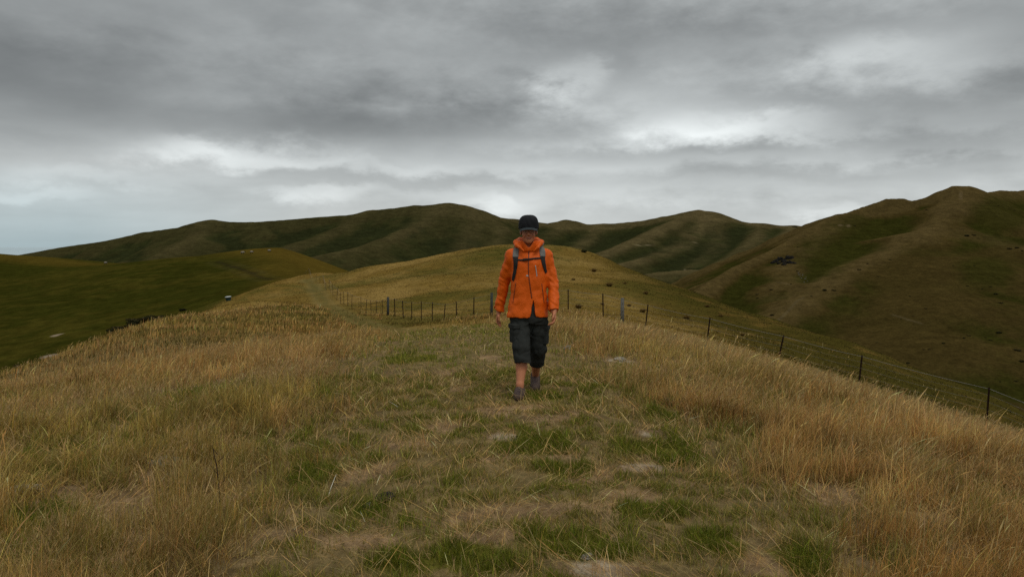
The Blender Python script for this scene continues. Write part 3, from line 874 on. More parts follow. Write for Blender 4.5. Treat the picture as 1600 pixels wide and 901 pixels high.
# feathery panicles: a haze of fine short branchlets round the tops of the tall stalks
for n, r0, r1, pw in ((230000, 2.7, 10, 2), (230000, 8, 30, 2)):
    x, y = scatter(n, r0, r1, pw); t, l, b, p = masks(x, y)
    cl = fbm(x / 0.42, y / 0.42, 531, 3); pn = fbm(x / 1.9, y / 1.9, 537, 3)
    keep = rng.random(n) < t ** 2 * np.clip(0.25 + 1.2 * cl + 1.3 * pn, 0.0, 1) * (1 - 0.97 * grazed(x, y))
    x, y, cl = x[keep], y[keep], cl[keep]; n = len(x); r = np.hypot(x, y)
    hh = 0.165 * (1 + 0.6 * cl) * rng.uniform(0.55, 1.45, n)
    c = vcol(mixc(np.array([0.42, 0.255, 0.115]), STRAW, rng.random(n) * 0.7), n, 0.08, 0.3)
    heads.add(blades(x, y, rng.uniform(0.015, 0.05, n), np.maximum(0.0016, rng.uniform(0.28, 0.55, n) * PXM * r), np.clip(rng.normal(0.6, 0.25, n), 0.05, 0.97), math.atan2(WIND[1], WIND[0]) + rng.normal(0, 1.1, n), c, [(0, 1), (1, 0)], None, hh, 1.0))

# green undergrowth and the short turf of the worn strip
for n, r0, r1, pw in ((420000, 2.6, 9, 2), (260000, 7.5, 26, 2)):
    x, y = scatter(n, r0, r1, pw); t, l, b, p = masks(x, y)
    g1 = fbm(x / 0.22, y / 0.22, 561, 3); g2 = fbm(x / 0.9, y / 0.9, 571, 3); g3 = fbm(x / 0.16, y / 0.16, 575, 2)
    dens = np.clip(0.50 + 0.95 * g1 + 0.4 * l, 0.02, 1) * (1 - 0.96 * b) * (1 - 0.35 * t * (1 - l))
    keep = rng.random(n) < dens
    x, y, t, l, g1, g2, g3 = x[keep], y[keep], t[keep], l[keep], g1[keep], g2[keep], g3[keep]; n = len(x); r = np.hypot(x, y)
    h = np.clip((0.034 + 0.018 * l + 0.06 * t) * np.exp(rng.normal(0, 0.35, n)) * (1 + 1.1 * g1), 0.015, 0.24)
    h = h * (1 - 0.6 * np.maximum(np.exp(-((x - .065) ** 2 + (y - 7.2) ** 2) / .05), np.exp(-((x - .24) ** 2 + (y - 7.8) ** 2) / .05)))
    w = np.maximum(rng.uniform(0.002, 0.0040, n), rng.uniform(0.4, 0.8, n) * PXM * r)
    gm = np.clip(0.55 + 0.65 * g2 + 0.65 * g1 + 0.35 * g3 + 0.75 * l - 0.50 * t * (1 - l) + 0.25 * rng.normal(0, 1, n), 0, 1)
    c = mixc(mixc(KHAKI * 1.15, DEAD * 0.95, rng.random(n)), mixc(GREEN, DGREEN, rng.random(n) * (0.4 + 0.6 * l)), gm)
    turf.add(blades(x, y, h, w, np.clip(rng.normal(0.55, 0.25, n), 0.05, 0.97), rng.uniform(0, 2 * math.pi, n), vcol(c, n), [(0, 1), (0.5, 0.8), (1, 0)], None, 0.0, 1.6))

# dead straws lying on the ground and across the bare patches, and matted flattened stalks
for n, r0, r1, pw in ((75000, 2.6, 9, 2), (30000, 8, 22, 2)):
    x, y = scatter(n, r0, r1, pw); t, l, b, p = masks(x, y)
    keep = rng.random(n) < (0.25 + 0.9 * b * (1 - 0.7 * p) + 0.20 * t)
    x, y, b = x[keep], y[keep], b[keep]; n = len(x); r = np.hypot(x, y)
    h = np.clip(0.075 * np.exp(rng.normal(0, 0.5, n)), 0.025, 0.17)
    w = np.maximum(rng.uniform(0.0016, 0.0032, n), rng.uniform(0.35, 0.65, n) * PXM * r)
    dirn = rng.uniform(0, 2 * math.pi, n) * 0.55 + fbm(x / 0.8, y / 0.8, 581, 2) * 5
    c = vcol(mixc(DEAD, TAN, rng.random(n) ** 0.8), n, 0.08, 0.45)
    straw.add(blades(x, y, h, w, np.full(n, 0.985), dirn, c, [(0, 0.9), (0.35, 1), (0.7, 0.9), (1, 0.4)], None, rng.uniform(0.004, 0.035, n), 1.05, rng.uniform(0.3, 1.5, n)))
# long arching pale stems here and there
n = 70
x, y = scatter(n, 2.8, 12, 2); r = np.hypot(x, y)
straw.add(blades(x, y, rng.uniform(0.18, 0.5, n), np.maximum(rng.uniform(0.002, 0.0035, n), 0.7 * PXM * r), np.clip(rng.normal(0.75, 0.15, n), 0.3, 0.97), rng.uniform(0, 2 * math.pi, n),
                 vcol(STRAW, n, 0.06, 0.2), [(0, 0.8), (0.2, 0.9), (0.4, 0.9), (0.6, 0.9), (0.8, 0.7), (1, 0.3)], None, 0.0, 2.6))

# grass of the saddle and the far knoll: coarser with distance
n = 210000
x, y = scatter(n, 26, 150, 2, 39); keep = (H(x, y) > -14) & (x > -50) & (x < 48)
td = track_d(x, y)
keep &= rng.random(n) < np.where(td < 1.25, 0.12, 1.0) * np.clip(0.6 + 0.35 * fbm(x / 3.2, y / 2.2, 591, 3), 0.2, 1)
x, y = x[keep], y[keep]; n = len(x); r = np.hypot(x, y)
h = (1 - 0.45 * grazed(x, y)) * np.clip(0.10 * np.exp(rng.normal(0, 0.35, n)) * (1 + 0.3 * fbm(x / 1.5, y / 1.5, 601, 2)), 0.05, 0.6)
w = rng.uniform(0.45, 1.0, n) * PXM * r * 1.1
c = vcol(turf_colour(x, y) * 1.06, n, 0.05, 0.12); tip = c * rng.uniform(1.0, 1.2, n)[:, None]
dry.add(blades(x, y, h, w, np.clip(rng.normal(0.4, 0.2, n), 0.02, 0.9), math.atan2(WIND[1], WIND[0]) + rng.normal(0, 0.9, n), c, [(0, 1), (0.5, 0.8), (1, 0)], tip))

m_blade = blade_mat('grass_blade', 0.45)
dry.build('dry_grass', m_blade, 'tall dry tan grass leaning in the wind on both sides of the strip', 'grass')
turf.build('green_grass', m_blade, 'short green turf of the worn strip and among the dry stalks', 'grass')
straw.build('straw', m_blade, 'dead pale straws lying flat on the ground', 'straw')
heads.build('seed_heads', m_blade, 'pale seed heads above the dry grass', 'grass')
# ---------------------------------------------------------------- fence: steel posts, a few wooden ones, strands of wire
m_steel = simple_mat('rusty_steel_post', (0.026, 0.014, 0.009), 0.9, 0.05, var=0.4, nscale=14, bump=0.2)
m_wood = simple_mat('weathered_wood_post', (0.115, 0.108, 0.090), 0.9, 0.15, var=0.3, nscale=22, bump=0.5, bscale=60)
m_dwood = simple_mat('dark_wood_post', (0.048, 0.050, 0.042), 0.9, 0.15, var=0.3, nscale=22, bump=0.5, bscale=60)
m_wire = simple_mat('galvanised_wire', (0.24, 0.22, 0.20), 0.6, 0.5, metal=0.4, var=0.15, nscale=3)

fpts = [np.array(q) for q in reversed(fence_R)] + [np.array(q) for q in fence_L]
for q in fpts: q[2] = H(q[0], q[1])
# carry the fence on out of the frame at the near end
d0 = fpts[0] - fpts[1]
for k in (1, 2):
    q = fpts[0] + d0; q[2] = H(q[0], q[1]); fpts.insert(0, q)
wood_R = on_line(973)
wood_q = np.array([wood_R[0], wood_R[1], H(wood_R[0], wood_R[1])])
fence = empty('wire_fence', fpts[6])
tag(fence, 'post and wire fence running down the right shoulder and round through the saddle', 'fence')
inv = -np.array(fence.location)


def y_post(h, s):
    """three-flanged steel post with a slanted top"""
    mb = MB(); poly = []
    for k in range(3):
        a = 2 * math.pi * k / 3 + 0.4
        t = 0.09 * s; n_ = np.array([math.cos(a), math.sin(a)]); m_ = np.array([-n_[1], n_[0]])
        poly += [n_ * s - m_ * t, n_ * s + m_ * t, (np.array([math.cos(a + math.pi / 3), math.sin(a + math.pi / 3)])) * t * 2.2]
    mb.prism([tuple(p) for p in poly], -0.25, h, top_scale=0.96)
    for zz in (0.28, 0.55, 0.80, 0.98, 1.13):                     # wire clips
        if zz < h: mb.box((0.0, -0.35 * s, zz), (0.5 * s, 0.12 * s, 0.008))
    return mb


def round_post(h, r):
    mb = MB(); n = 14
    poly = [(r * math.cos(2 * math.pi * k / n) * (1 + 0.05 * math.sin(3 * k)), r * math.sin(2 * math.pi * k / n)) for k in range(n)]
    mb.prism(poly, -0.3, h - 0.02, top_scale=0.94)
    mb.prism([(a * 0.93, b * 0.93) for a, b in poly], h - 0.021, h + 0.004, top_scale=0.8)
    mb.box((0, -r * 0.99, h * 0.8), (r * 0.12, 0.012, 0.03))      # staples
    mb.box((0, -r * 0.99, h * 0.5), (r * 0.12, 0.012, 0.03))
    return mb


post_proto = None
tops = []
order = []
for i, q in enumerate(fpts):
    px = CX + FPX * q[0] / q[1]
    h = POST_H * rng.uniform(0.97, 1.04)
    thick = None
    if abs(px - 768) < 2: thick = (1.27, 0.075, m_dwood)
    elif abs(px - 606) < 1.5: thick = (1.30, 0.085, m_dwood)
    if thick:
        p = round_post(thick[0], thick[1]).build('wooden_post', thick[2], fence, True); h = thick[0]
    else:
        if post_proto is None:
            post_proto = y_post(POST_H, 0.034).build('steel_post', m_steel, fence); p = post_proto
        else:
            p = post_proto.copy(); COL.objects.link(p); p.parent = fence
        p.scale = (1, 1, h / POST_H) if q[1] < 55 else (0.58, 0.58, h / POST_H)
    p.location = q + inv
    ax, ay = rng.normal(0, 0.035), rng.normal(0, 0.035)
    if q[0] > 5: ay += 0.10
    p.rotation_euler = (ax, ay, rng.uniform(-0.3, 0.3))
    R3 = p.rotation_euler.to_matrix()
    order.append((q, h, R3))
p = round_post(1.24, 0.088).build('wooden_post', m_wood, fence, True); p.location = wood_q + inv
p['label'] = 'thick pale grey wooden post'
from mathutils import Vector
for frac, rad_ in ((0.96, 0.0058), (0.80, 0.0022), (0.62, 0.0028), (0.42, 0.0022), (0.20, 0.0022)):
    mb = MB(); path = []
    att = [np.array(q) + np.array(R3 @ Vector((0, -0.012, h * frac))) for q, h, R3 in order]
    for a, b in zip(att[:-1], att[1:]):
        for s in np.linspace(0, 1, 5)[:-1]:
            path.append(a + (b - a) * s - np.array([0, 0, 0.05 * 4 * s * (1 - s) * (0.7 if frac > 0.9 else 1)]))
    path.append(att[-1])
    path = np.array(path) + inv
    mb.tube(path, rad_, 5)
    mb.build('wire', m_wire, fence, True)

# ---------------------------------------------------------------- stock trough just below the left lip
def rings(mb, prof, n=20, sx=1.0, sy=1.0):
    V = []; F = []
    for r, z in prof:
        for k in range(n): V.append((r * sx * math.cos(2 * math.pi * k / n), r * sy * math.sin(2 * math.pi * k / n), z))
    for i in range(len(prof) - 1):
        for k in range(n): F.append((i * n + k, i * n + (k + 1) % n, (i + 1) * n + (k + 1) % n, (i + 1) * n + k))
    mb.add(V, F)


m_tank = simple_mat('dark_teal_tank', (0.020, 0.050, 0.048), 0.5, 0.4, var=0.15)
m_lid = simple_mat('pale_tank_lid', (0.42, 0.44, 0.42), 0.5, 0.4, var=0.06)
q = P(357, 463.5, 86); q[2] = H(q[0], q[1])
tr_ = empty('water_tank', q); tag(tr_, 'small squat teal water tank with a white lid on the left grassy lip', 'tank')
mb = MB(); rings(mb, [(0.30, -0.1), (0.36, 0.0), (0.37, 0.35), (0.40, 0.36), (0.40, 0.40), (0.34, 0.40)]); mb.build('tank_body', m_tank, tr_, True)
mb = MB(); rings(mb, [(0.41, 0.405), (0.43, 0.42), (0.43, 0.50), (0.36, 0.56), (0.1, 0.60), (0.0001, 0.60)]); mb.build('lid', m_lid, tr_, True)
tr_.rotation_euler = (0, -0.12, 0); tr_.scale = (0.8, 0.8, 0.75)
z_need = P(357, 461, q[1])[2]
tr_.location.z = max(q[2] - 0.05, z_need - 0.55)

# ---------------------------------------------------------------- rocks showing in the grass
from mathutils import noise as mnoise


def rock_mesh(seed, sx, sy, sz, mat, name, rough=0.35, flat=1.0):
    import bmesh
    bm = bmesh.new(); bmesh.ops.create_icosphere(bm, subdivisions=4, radius=1)
    for v in bm.verts:
        p = v.co.copy()
        n = mnoise.fractal(p * 1.6 + Vector((seed * 7.1, seed * 3.3, seed)), 0.8, 2.1, 5) * rough + mnoise.cell(p * 2.2 + Vector((seed, 0, seed * 2.0))) * 0.10
        k = 1 + n
        v.co = Vector((p.x * sx * k, p.y * sy * k, max(p.z, -0.4) * sz * (k ** 0.7)))
    me = bpy.data.meshes.new(name); bm.to_mesh(me); bm.free()
    for f in me.polygons: f.use_smooth = False
    return link(name, me, mat)


m_rock = simple_mat('pale_lichen_rock', (0.26, 0.23, 0.18), 0.95, 0.15, var=0.35, nscale=18, bump=0.7, bscale=70)
m_grock = simple_mat('grey_lichen_rock', (0.17, 0.175, 0.145), 0.95, 0.15, var=0.4, nscale=30, bump=0.7, bscale=80)
m_drock = simple_mat('dark_outcrop_rock', (0.022, 0.020, 0.017), 0.95, 0.02, var=0.4, nscale=0.5, bump=0.6, bscale=0.8)
m_dung = simple_mat('dried_dung', (0.028, 0.022, 0.018), 0.95, 0.1, var=0.4, nscale=30, bump=0.7, bscale=50)
ROCKS = [(262, 724, 0.12, 0.07, 0.05, m_grock, 'grey lichened rock half sunk in the tan grass at lower left'),
         (22, 778, 0.16, 0.09, 0.035, m_rock, 'flat pale rock at the far left edge of the grass'),
         (60, 770, 0.06, 0.04, 0.03, m_rock, 'small pale stone beside the flat rock at the left edge'),
         (970, 564, 0.13, 0.07, 0.035, m_rock, 'low pale rock in front of a tan tussock right of the walker'),
         (888, 546, 0.06, 0.05, 0.05, m_rock, 'small white stone in the short grass behind the walker'),
         (1046, 636, 0.10, 0.06, 0.05, m_grock, 'small pale stone among the tall grass right of the strip'),
         (918, 872, 0.032, 0.025, 0.014, m_rock, 'little pale stone beside the bare clay patch at the bottom edge'),
         (576, 793, 0.025, 0.02, 0.018, m_rock, 'tiny tan pebble in the turf left of the dark dung'),
         (603, 783, 0.065, 0.045, 0.03, m_dung, 'dark crumbly dung pat in the turf')]
for i, (px, py, sx, sy, sz, mt, lb) in enumerate(ROCKS):
    g = ground_at(px, py)
    o = rock_mesh(i + 1, sx, sy, sz, mt, 'dung_pat' if mt is m_dung else 'rock', 0.5)
    o.location = (g[0], g[1], H(g[0], g[1]) + sz * 0.25); o.rotation_euler = (0, 0, rng.uniform(0, 3))
    tag(o, lb, 'dung' if mt is m_dung else 'rock')

# a thin dark dead weed stem standing in the matted grass at lower left
m_weed = simple_mat('dead_weed_stem', (0.030, 0.018, 0.012), 0.9, 0.1)
g = ground_at(345, 805); mb = MB()
mb.tube([(0, 0, -0.02), (-0.005, 0, 0.12), (-0.02, 0.01, 0.26), (-0.04, 0.01, 0.36)], [0.004, 0.0035, 0.003, 0.002], 6)
for zz, dx_, s in ((0.16, 0.05, 1), (0.22, -0.05, 1), (0.29, 0.04, .8), (0.33, -0.035, .7)):
    mb.tube([(-0.01, 0, zz), (dx_ * 0.6 - 0.01, 0.01, zz + 0.025 * s), (dx_ - 0.015, 0.015, zz + 0.06 * s)], [0.0022, 0.0018, 0.001], 5)
o = mb.build('weed', m_weed, None, True); o.location = (g[0], g[1], H(g[0], g[1]))
tag(o, 'thin dark dead weed stem standing in matted grass at lower left', 'weed')

# ---------------------------------------------------------------- tussocks and scrub
def leaf_clump(name, n, size, spread, mat, c0, c1, hgt, grassy=False, seed=0):
    """many small leaves through an uneven, lobed volume"""
    rg = np.random.default_rng(seed)
    if grassy:
        th = rg.uniform(0, 2 * math.pi, n); rr_ = spread * 0.35 * np.sqrt(rg.random(n)); bx, by = rr_ * np.cos(th), rr_ * np.sin(th)
        lean = rg.uniform(0.1, 0.9, n); hh = hgt * rg.uniform(0.55, 1.1, n); V = []; 
        fa = rg.uniform(0, math.pi, n); w = size * rg.uniform(0.6, 1.2, n)
        for t, wf in ((0, 1), (0.55, 0.8), (1, 0.1)):
            off = hh * lean * t ** 1.7; cx = bx + np.cos(th) * off; cy = by + np.sin(th) * off; cz = hh * t * (1 - 0.45 * lean * t)
            V.append(np.stack([cx - np.cos(fa) * w * wf, cy - np.sin(fa) * w * wf, cz], -1)); V.append(np.stack([cx + np.cos(fa) * w * wf, cy + np.sin(fa) * w * wf, cz], -1))
        V = np.stack(V, 1); b = (np.arange(n) * 6)[:, None]
        F = np.concatenate([b + np.array([0, 1, 3, 2]), b + np.array([2, 3, 5, 4])]); col = np.repeat(mixc(np.array(c0), np.array(c1), rg.random(n)), 6, 0)
        return mesh_np(name, V.reshape(-1, 3), F, True, col)
    lobes = [(rg.uniform(-.6, .6) * spread, rg.uniform(-.5, .5) * spread, rg.uniform(0.25, 0.65) * hgt, rg.uniform(0.35, 0.6)) for _ in range(7)]
    k = rg.integers(0, 7, n); Lb = np.array(lobes)[k]
    d = rg.normal(0, 1, (n, 3)); d /= np.linalg.norm(d, axis=1)[:, None]
    c = Lb[:, :3] + d * (Lb[:, 3] * rg.random(n) ** 0.4)[:, None] * np.array([spread, spread, hgt * 0.75])
    c[:, 2] = np.maximum(c[:, 2], 0.02 * hgt)
    u = rg.normal(0, 1, (n, 3)); u /= np.linalg.norm(u, axis=1)[:, None]; v_ = np.cross(u, d + 0.01); v_ /= np.linalg.norm(v_, axis=1)[:, None]
    s = (size * rg.uniform(0.5, 1.3, n))[:, None]
    V = np.stack([c - u * s, c + v_ * s * 0.5, c + u * s, c - v_ * s * 0.5], 1); b = (np.arange(n) * 4)[:, None]
    col = np.repeat(mixc(np.array(c0), np.array(c1), rg.random(n)), 4, 0)
    return mesh_np(name, V.reshape(-1, 3), b + np.array([0, 1, 2, 3]), False, col)


m_leaf = blade_mat('scrub_leaf', 0.2)
tus = [leaf_clump('tussock', 420, 0.018, 0.5, None, (0.14, 0.082, 0.022), (0.21, 0.14, 0.045), 0.75, True, s) for s in (1, 2, 3)]
for me in tus: me.materials.append(m_leaf)
def Hn(x, y): return H0(x, y)
TUSS = [(914, 393, .42, 1, 'dark bushy tussock on the upper right skyline of the far knoll'), (928, 418, .9, 0, None), (952, 443, 1.1, 0, None), (1009, 457, .8, 0, None), (904, 476, 1.1, 0, None), (941, 473, .6, 0, None), (1004, 487, 1.0, 0, None), (1073, 497, 1.1, 0, None),
        (983, 478, .7, 0, None), (1126, 492, .7, 0, None), (1160, 525, .8, 0, None), (896, 433, .6, 0, None), (976, 440, .6, 0, None), (1105, 478, .7, 0, None)]
bush = leaf_clump('shrub', 900, 0.11, 0.8, None, (0.018, 0.019, 0.005), (0.038, 0.034, 0.010), 1.0, False, 5); bush.materials.append(m_leaf)
bush2 = leaf_clump('shrub', 900, 0.11, 0.8, None, (0.030, 0.026, 0.009), (0.058, 0.046, 0.015), 0.9, False, 6); bush2.materials.append(m_leaf)
for i, (px, py, s, k, lb) in enumerate(TUSS):
    g = hit(px, py + 3, Hn, 44, 140, 1500)
    if g is None: continue
    o = bpy.data.objects.new('shrub' if k else 'tussock', bush if k else tus[i % 3]); COL.objects.link(o)
    sc_ = s * g[1] / 75 * (0.95 if k else 0.68); o.scale = (sc_ * 1.15, sc_ * 1.15, sc_); o.rotation_euler = (0, 0, rng.uniform(0, 6)); o.location = (g[0], g[1], H(g[0], g[1]) - 0.05)
    tag(o, lb or 'brown grass tussock dotted on the olive flank of the far knoll behind the wire fence', 'shrub' if k else 'tussock', None if k else 'tussocks on the flank of the far knoll')
# dark scrub along the gully under the left lip
for i, (px, py, s) in enumerate(((180, 519, 1.5), (191, 514, 1.7), (206, 509, 1.9), (216, 503, 2.0), (236, 500, 1.5), (245, 497, 1.4), (286, 485, 0.9), (28, 573, 1.0))):
    g = hit(px, py, H_past, 96, 400)
    if g is None: continue
    o = bpy.data.objects.new('shrub', bush2 if i % 2 else bush); COL.objects.link(o)
    sc_ = s * g[1] / 130; o.scale = (sc_ * 1.2, sc_, sc_ * 0.55); o.rotation_euler = (0, 0, rng.uniform(0, 6)); o.location = (g[0], g[1], H_past(g[0], g[1]) - 0.1)
    tag(o, 'low dark scrub bush along the gully under the left grassy lip' if px > 100 else 'single small bush at the far left end of the gully', 'shrub', 'scrub in the gully on the left' if px > 100 else None)
# scattered bushes of the right-hand hill
BUSH = [(1289, 452, 2.6, 'large dark bush, left one of the pair on the brown spur'), (1303, 452, 1.9, 'dark bush, right one of the pair on the brown spur'), (1268, 462, 1.2, None), (1343, 420, 1.6, None), (1356, 411, 1.3, None), (1391, 405, 1.2, None), (1512, 367, 2.4, 'wide dark bush on the bench under the summit'), (1522, 366, 1.6, None), (1523, 414, 1.2, None),
        (1512, 446, 1.2, None), (1535, 451, 1.2, None), (1548, 447, 1.2, None), (1557, 458, 2.0, 'dark round bush on the upper right of the brown face'), (1564, 472, 1.9, 'dark round bush lowest of the two at the right of the brown face'), (1422, 462, 1.1, None), (1447, 481, 1.4, None), (1408, 497, 1.1, None), (1427, 493, .9, None), (1475, 535, 1.8, 'solitary dark bush in the middle of the brown face'),
        (1514, 523, 1.6, None), (1507, 527, 1.6, None), (1548, 530, 1.6, None), (1562, 518, 2.6, 'broad dark bush low on the right of the brown face'), (1540, 526, 1.4, None), (1452, 545, 1.3, None), (1444, 545, 1.2, None), (1420, 566, 1.8, None), (1371, 534, 1.2, None), (1341, 549, 2.2, 'dark bush just above the fence wire'), (1590, 545, 3.0, 'big dark bush at the right edge of the photo'), (1598, 563, 2.6, None), (1588, 594, 1.8, None), (1563, 595, 1.4, None), (1372, 431, 1.1, None), (1490, 414, .9, None), (1550, 506, .9, None),
        (1236, 443, 1.0, None), (1206, 451, 1.5, None), (1184, 465, 1.3, None), (1183, 459, 1.3, None), (1207, 491, 2.0, None), (1196, 494, 1.8, None), (1238, 518, 1.3, None), (1247, 385, 1.0, None), (1590, 386, 1.8, None), (1578, 387, 2.2, None), (1598, 391, 1.4, None), (1448, 327, 1.1, None), (1560, 321, 1.0, None), (1585, 328, 1.0, None), (1246, 423, 1.3, None), (1335, 352, 1.2, None), (1244, 354, 1.4, None), (1240, 354, 1.2, None)]
for i, (px, py, s, lb) in enumerate(BUSH):
    g = hit(px, py + s, H_right, 300, 950, 1600)
    Hh = H_right
    if g is None: g = hit(px, py + s, H_far, 700, 2200, 1600); Hh = H_far
    if g is None: continue
    o = bpy.data.objects.new('shrub', bush2 if i % 2 else bush); COL.objects.link(o)
    sc_ = s * 1.35 * g[1] / FPX; o.scale = (sc_ * 1.7 * rng.uniform(0.8, 1.3), sc_ * 1.4, sc_ * 1.1); o.rotation_euler = (0, 0, rng.uniform(-0.4, 0.4)); o.location = (g[0], g[1], Hh(g[0], g[1]) - 0.2)
    tag(o, lb or 'small dark bush dotted over the slopes of the right-hand hill', 'shrub', None if lb else 'small bushes on the right-hand hill')
# rock outcrop and scree
for i, (px, py, sx, sz) in enumerate(((1208, 411, 4, 3), (1213, 409, 4.5, 4), (1219, 406, 5, 4.5), (1225, 409, 4, 4), (1231, 404, 5, 4.5), (1237, 404, 4, 4), (1233, 411, 4.5, 4), (1239, 412, 4, 3), (1225, 414, 4, 3.4), (1217, 412, 3, 2.6))):
    g = hit(px, py, H_right, 300, 900, 1600)
    if g is None: continue
    s = g[1] / FPX
    o = rock_mesh(20 + i, sx * s, sx * s * 0.7, sz * s, m_drock, 'rock_outcrop', 0.55); o.location = (g[0], g[1], H_right(g[0], g[1]))
    tag(o, 'dark crag of the rock outcrop on the right-hand hill above the scree', 'rock', 'crags of the dark outcrop')
m_scree = simple_mat('grey_scree', (0.14, 0.13, 0.11), 0.95, 0.1, var=0.3, nscale=0.6)
for i in range(16):
    px, py = 1246 + i * 0.9 + rng.normal(0, 2.2), 424 + i * 1.1 + rng.normal(0, 1.5)
    g = hit(px, py, H_right, 300, 900, 1600)
    if g is None: continue
    s = g[1] / FPX * rng.uniform(0.5, 1.0)
    o = rock_mesh(40 + i, s * 1.0, s * 0.8, s * 0.7, m_scree, 'rock', 0.5); o.location = (g[0], g[1], H_right(g[0], g[1]))
    tag(o, 'pale boulder of the small scree below the dark outcrop', 'rock', 'scree boulders below the outcrop')

# ---------------------------------------------------------------- sheep and white markers far off on the pasture hill
m_wool = simple_mat('wool', (0.24, 0.21, 0.165), 0.95, 0.05, var=0.2, nscale=8)
m_face = simple_mat('dark_sheep_face', (0.03, 0.027, 0.024), 0.9, 0.1)


def sheep():
    root = empty('sheep')
    import bmesh
    bm = bmesh.new(); bmesh.ops.create_icosphere(bm, subdivisions=3, radius=1)
    for v in bm.verts:
        p = v.co.copy(); n = 1 + 0.08 * mnoise.noise(p * 4)
        v.co = Vector((p.x * 0.55 * n, p.y * 0.26 * n, 0.62 + p.z * 0.28 * n - 0.03 * p.x * p.x))
        if p.x > 0.75: v.co.x += 0.12 * (p.x - 0.75) * 4; v.co.z += 0.10 * (p.x - 0.75) * 4
    me = bpy.data.meshes.new('fleece'); bm.to_mesh(me); bm.free()
    for f in me.polygons: f.use_smooth = True
    link('fleece', me, m_wool, root)
    mb = MB(); mb.tube([(0.62, 0, 0.78), (0.74, 0, 0.80), (0.86, 0, 0.72), (0.92, 0, 0.66)], [0.07, 0.095, 0.07, 0.04], 10)
    for s in (-1, 1): mb.tube([(0.72, 0.06 * s, 0.86), (0.70, 0.16 * s, 0.85), (0.69, 0.19 * s, 0.82)], [0.02, 0.03, 0.008], 6)
    mb.build('head', m_face, root, True)
    for a in (-0.33, 0.33):
        for s in (-1, 1):
            mb = MB(); mb.tube([(a, 0.13 * s, 0.50), (a + 0.02 * (1 if a > 0 else -1), 0.13 * s, 0.26), (a, 0.13 * s, 0.0)], [0.06, 0.035, 0.03], 8); mb.build('leg', m_face, root, True)
    return root


def copy_tree(o, parent=None):
    c = o.copy(); COL.objects.link(c); c.parent = parent
    for ch in o.children: copy_tree(ch, c)
    return c


sh = sheep(); first = True
for px, py, s, rz, lb in ((165, 412, 1.25, 1.2, 'single pale sheep on the skyline dip of the left green hill'), (393, 394.8, 1.0, 0.1, 'pale sheep standing alone just left on top of the ochre rise'), (379, 396, 1.15, 0.0, 'sheep farthest left on top of the ochre rise'), (421, 392.6, 1.0, 3.0, 'sheep lying nearest the summit of the ochre rise')):
    g = hit(px, py + 1.2, H_past, 150, 420, 2000)
    if g is None: continue
    o = sh if first else copy_tree(sh); first = False
    o.location = (g[0], g[1], H_past(g[0], g[1])); o.rotation_euler = (0, 0, rz); o.scale = (s, s, s)
    tag(o, lb, 'sheep', 'sheep on the pasture hill')
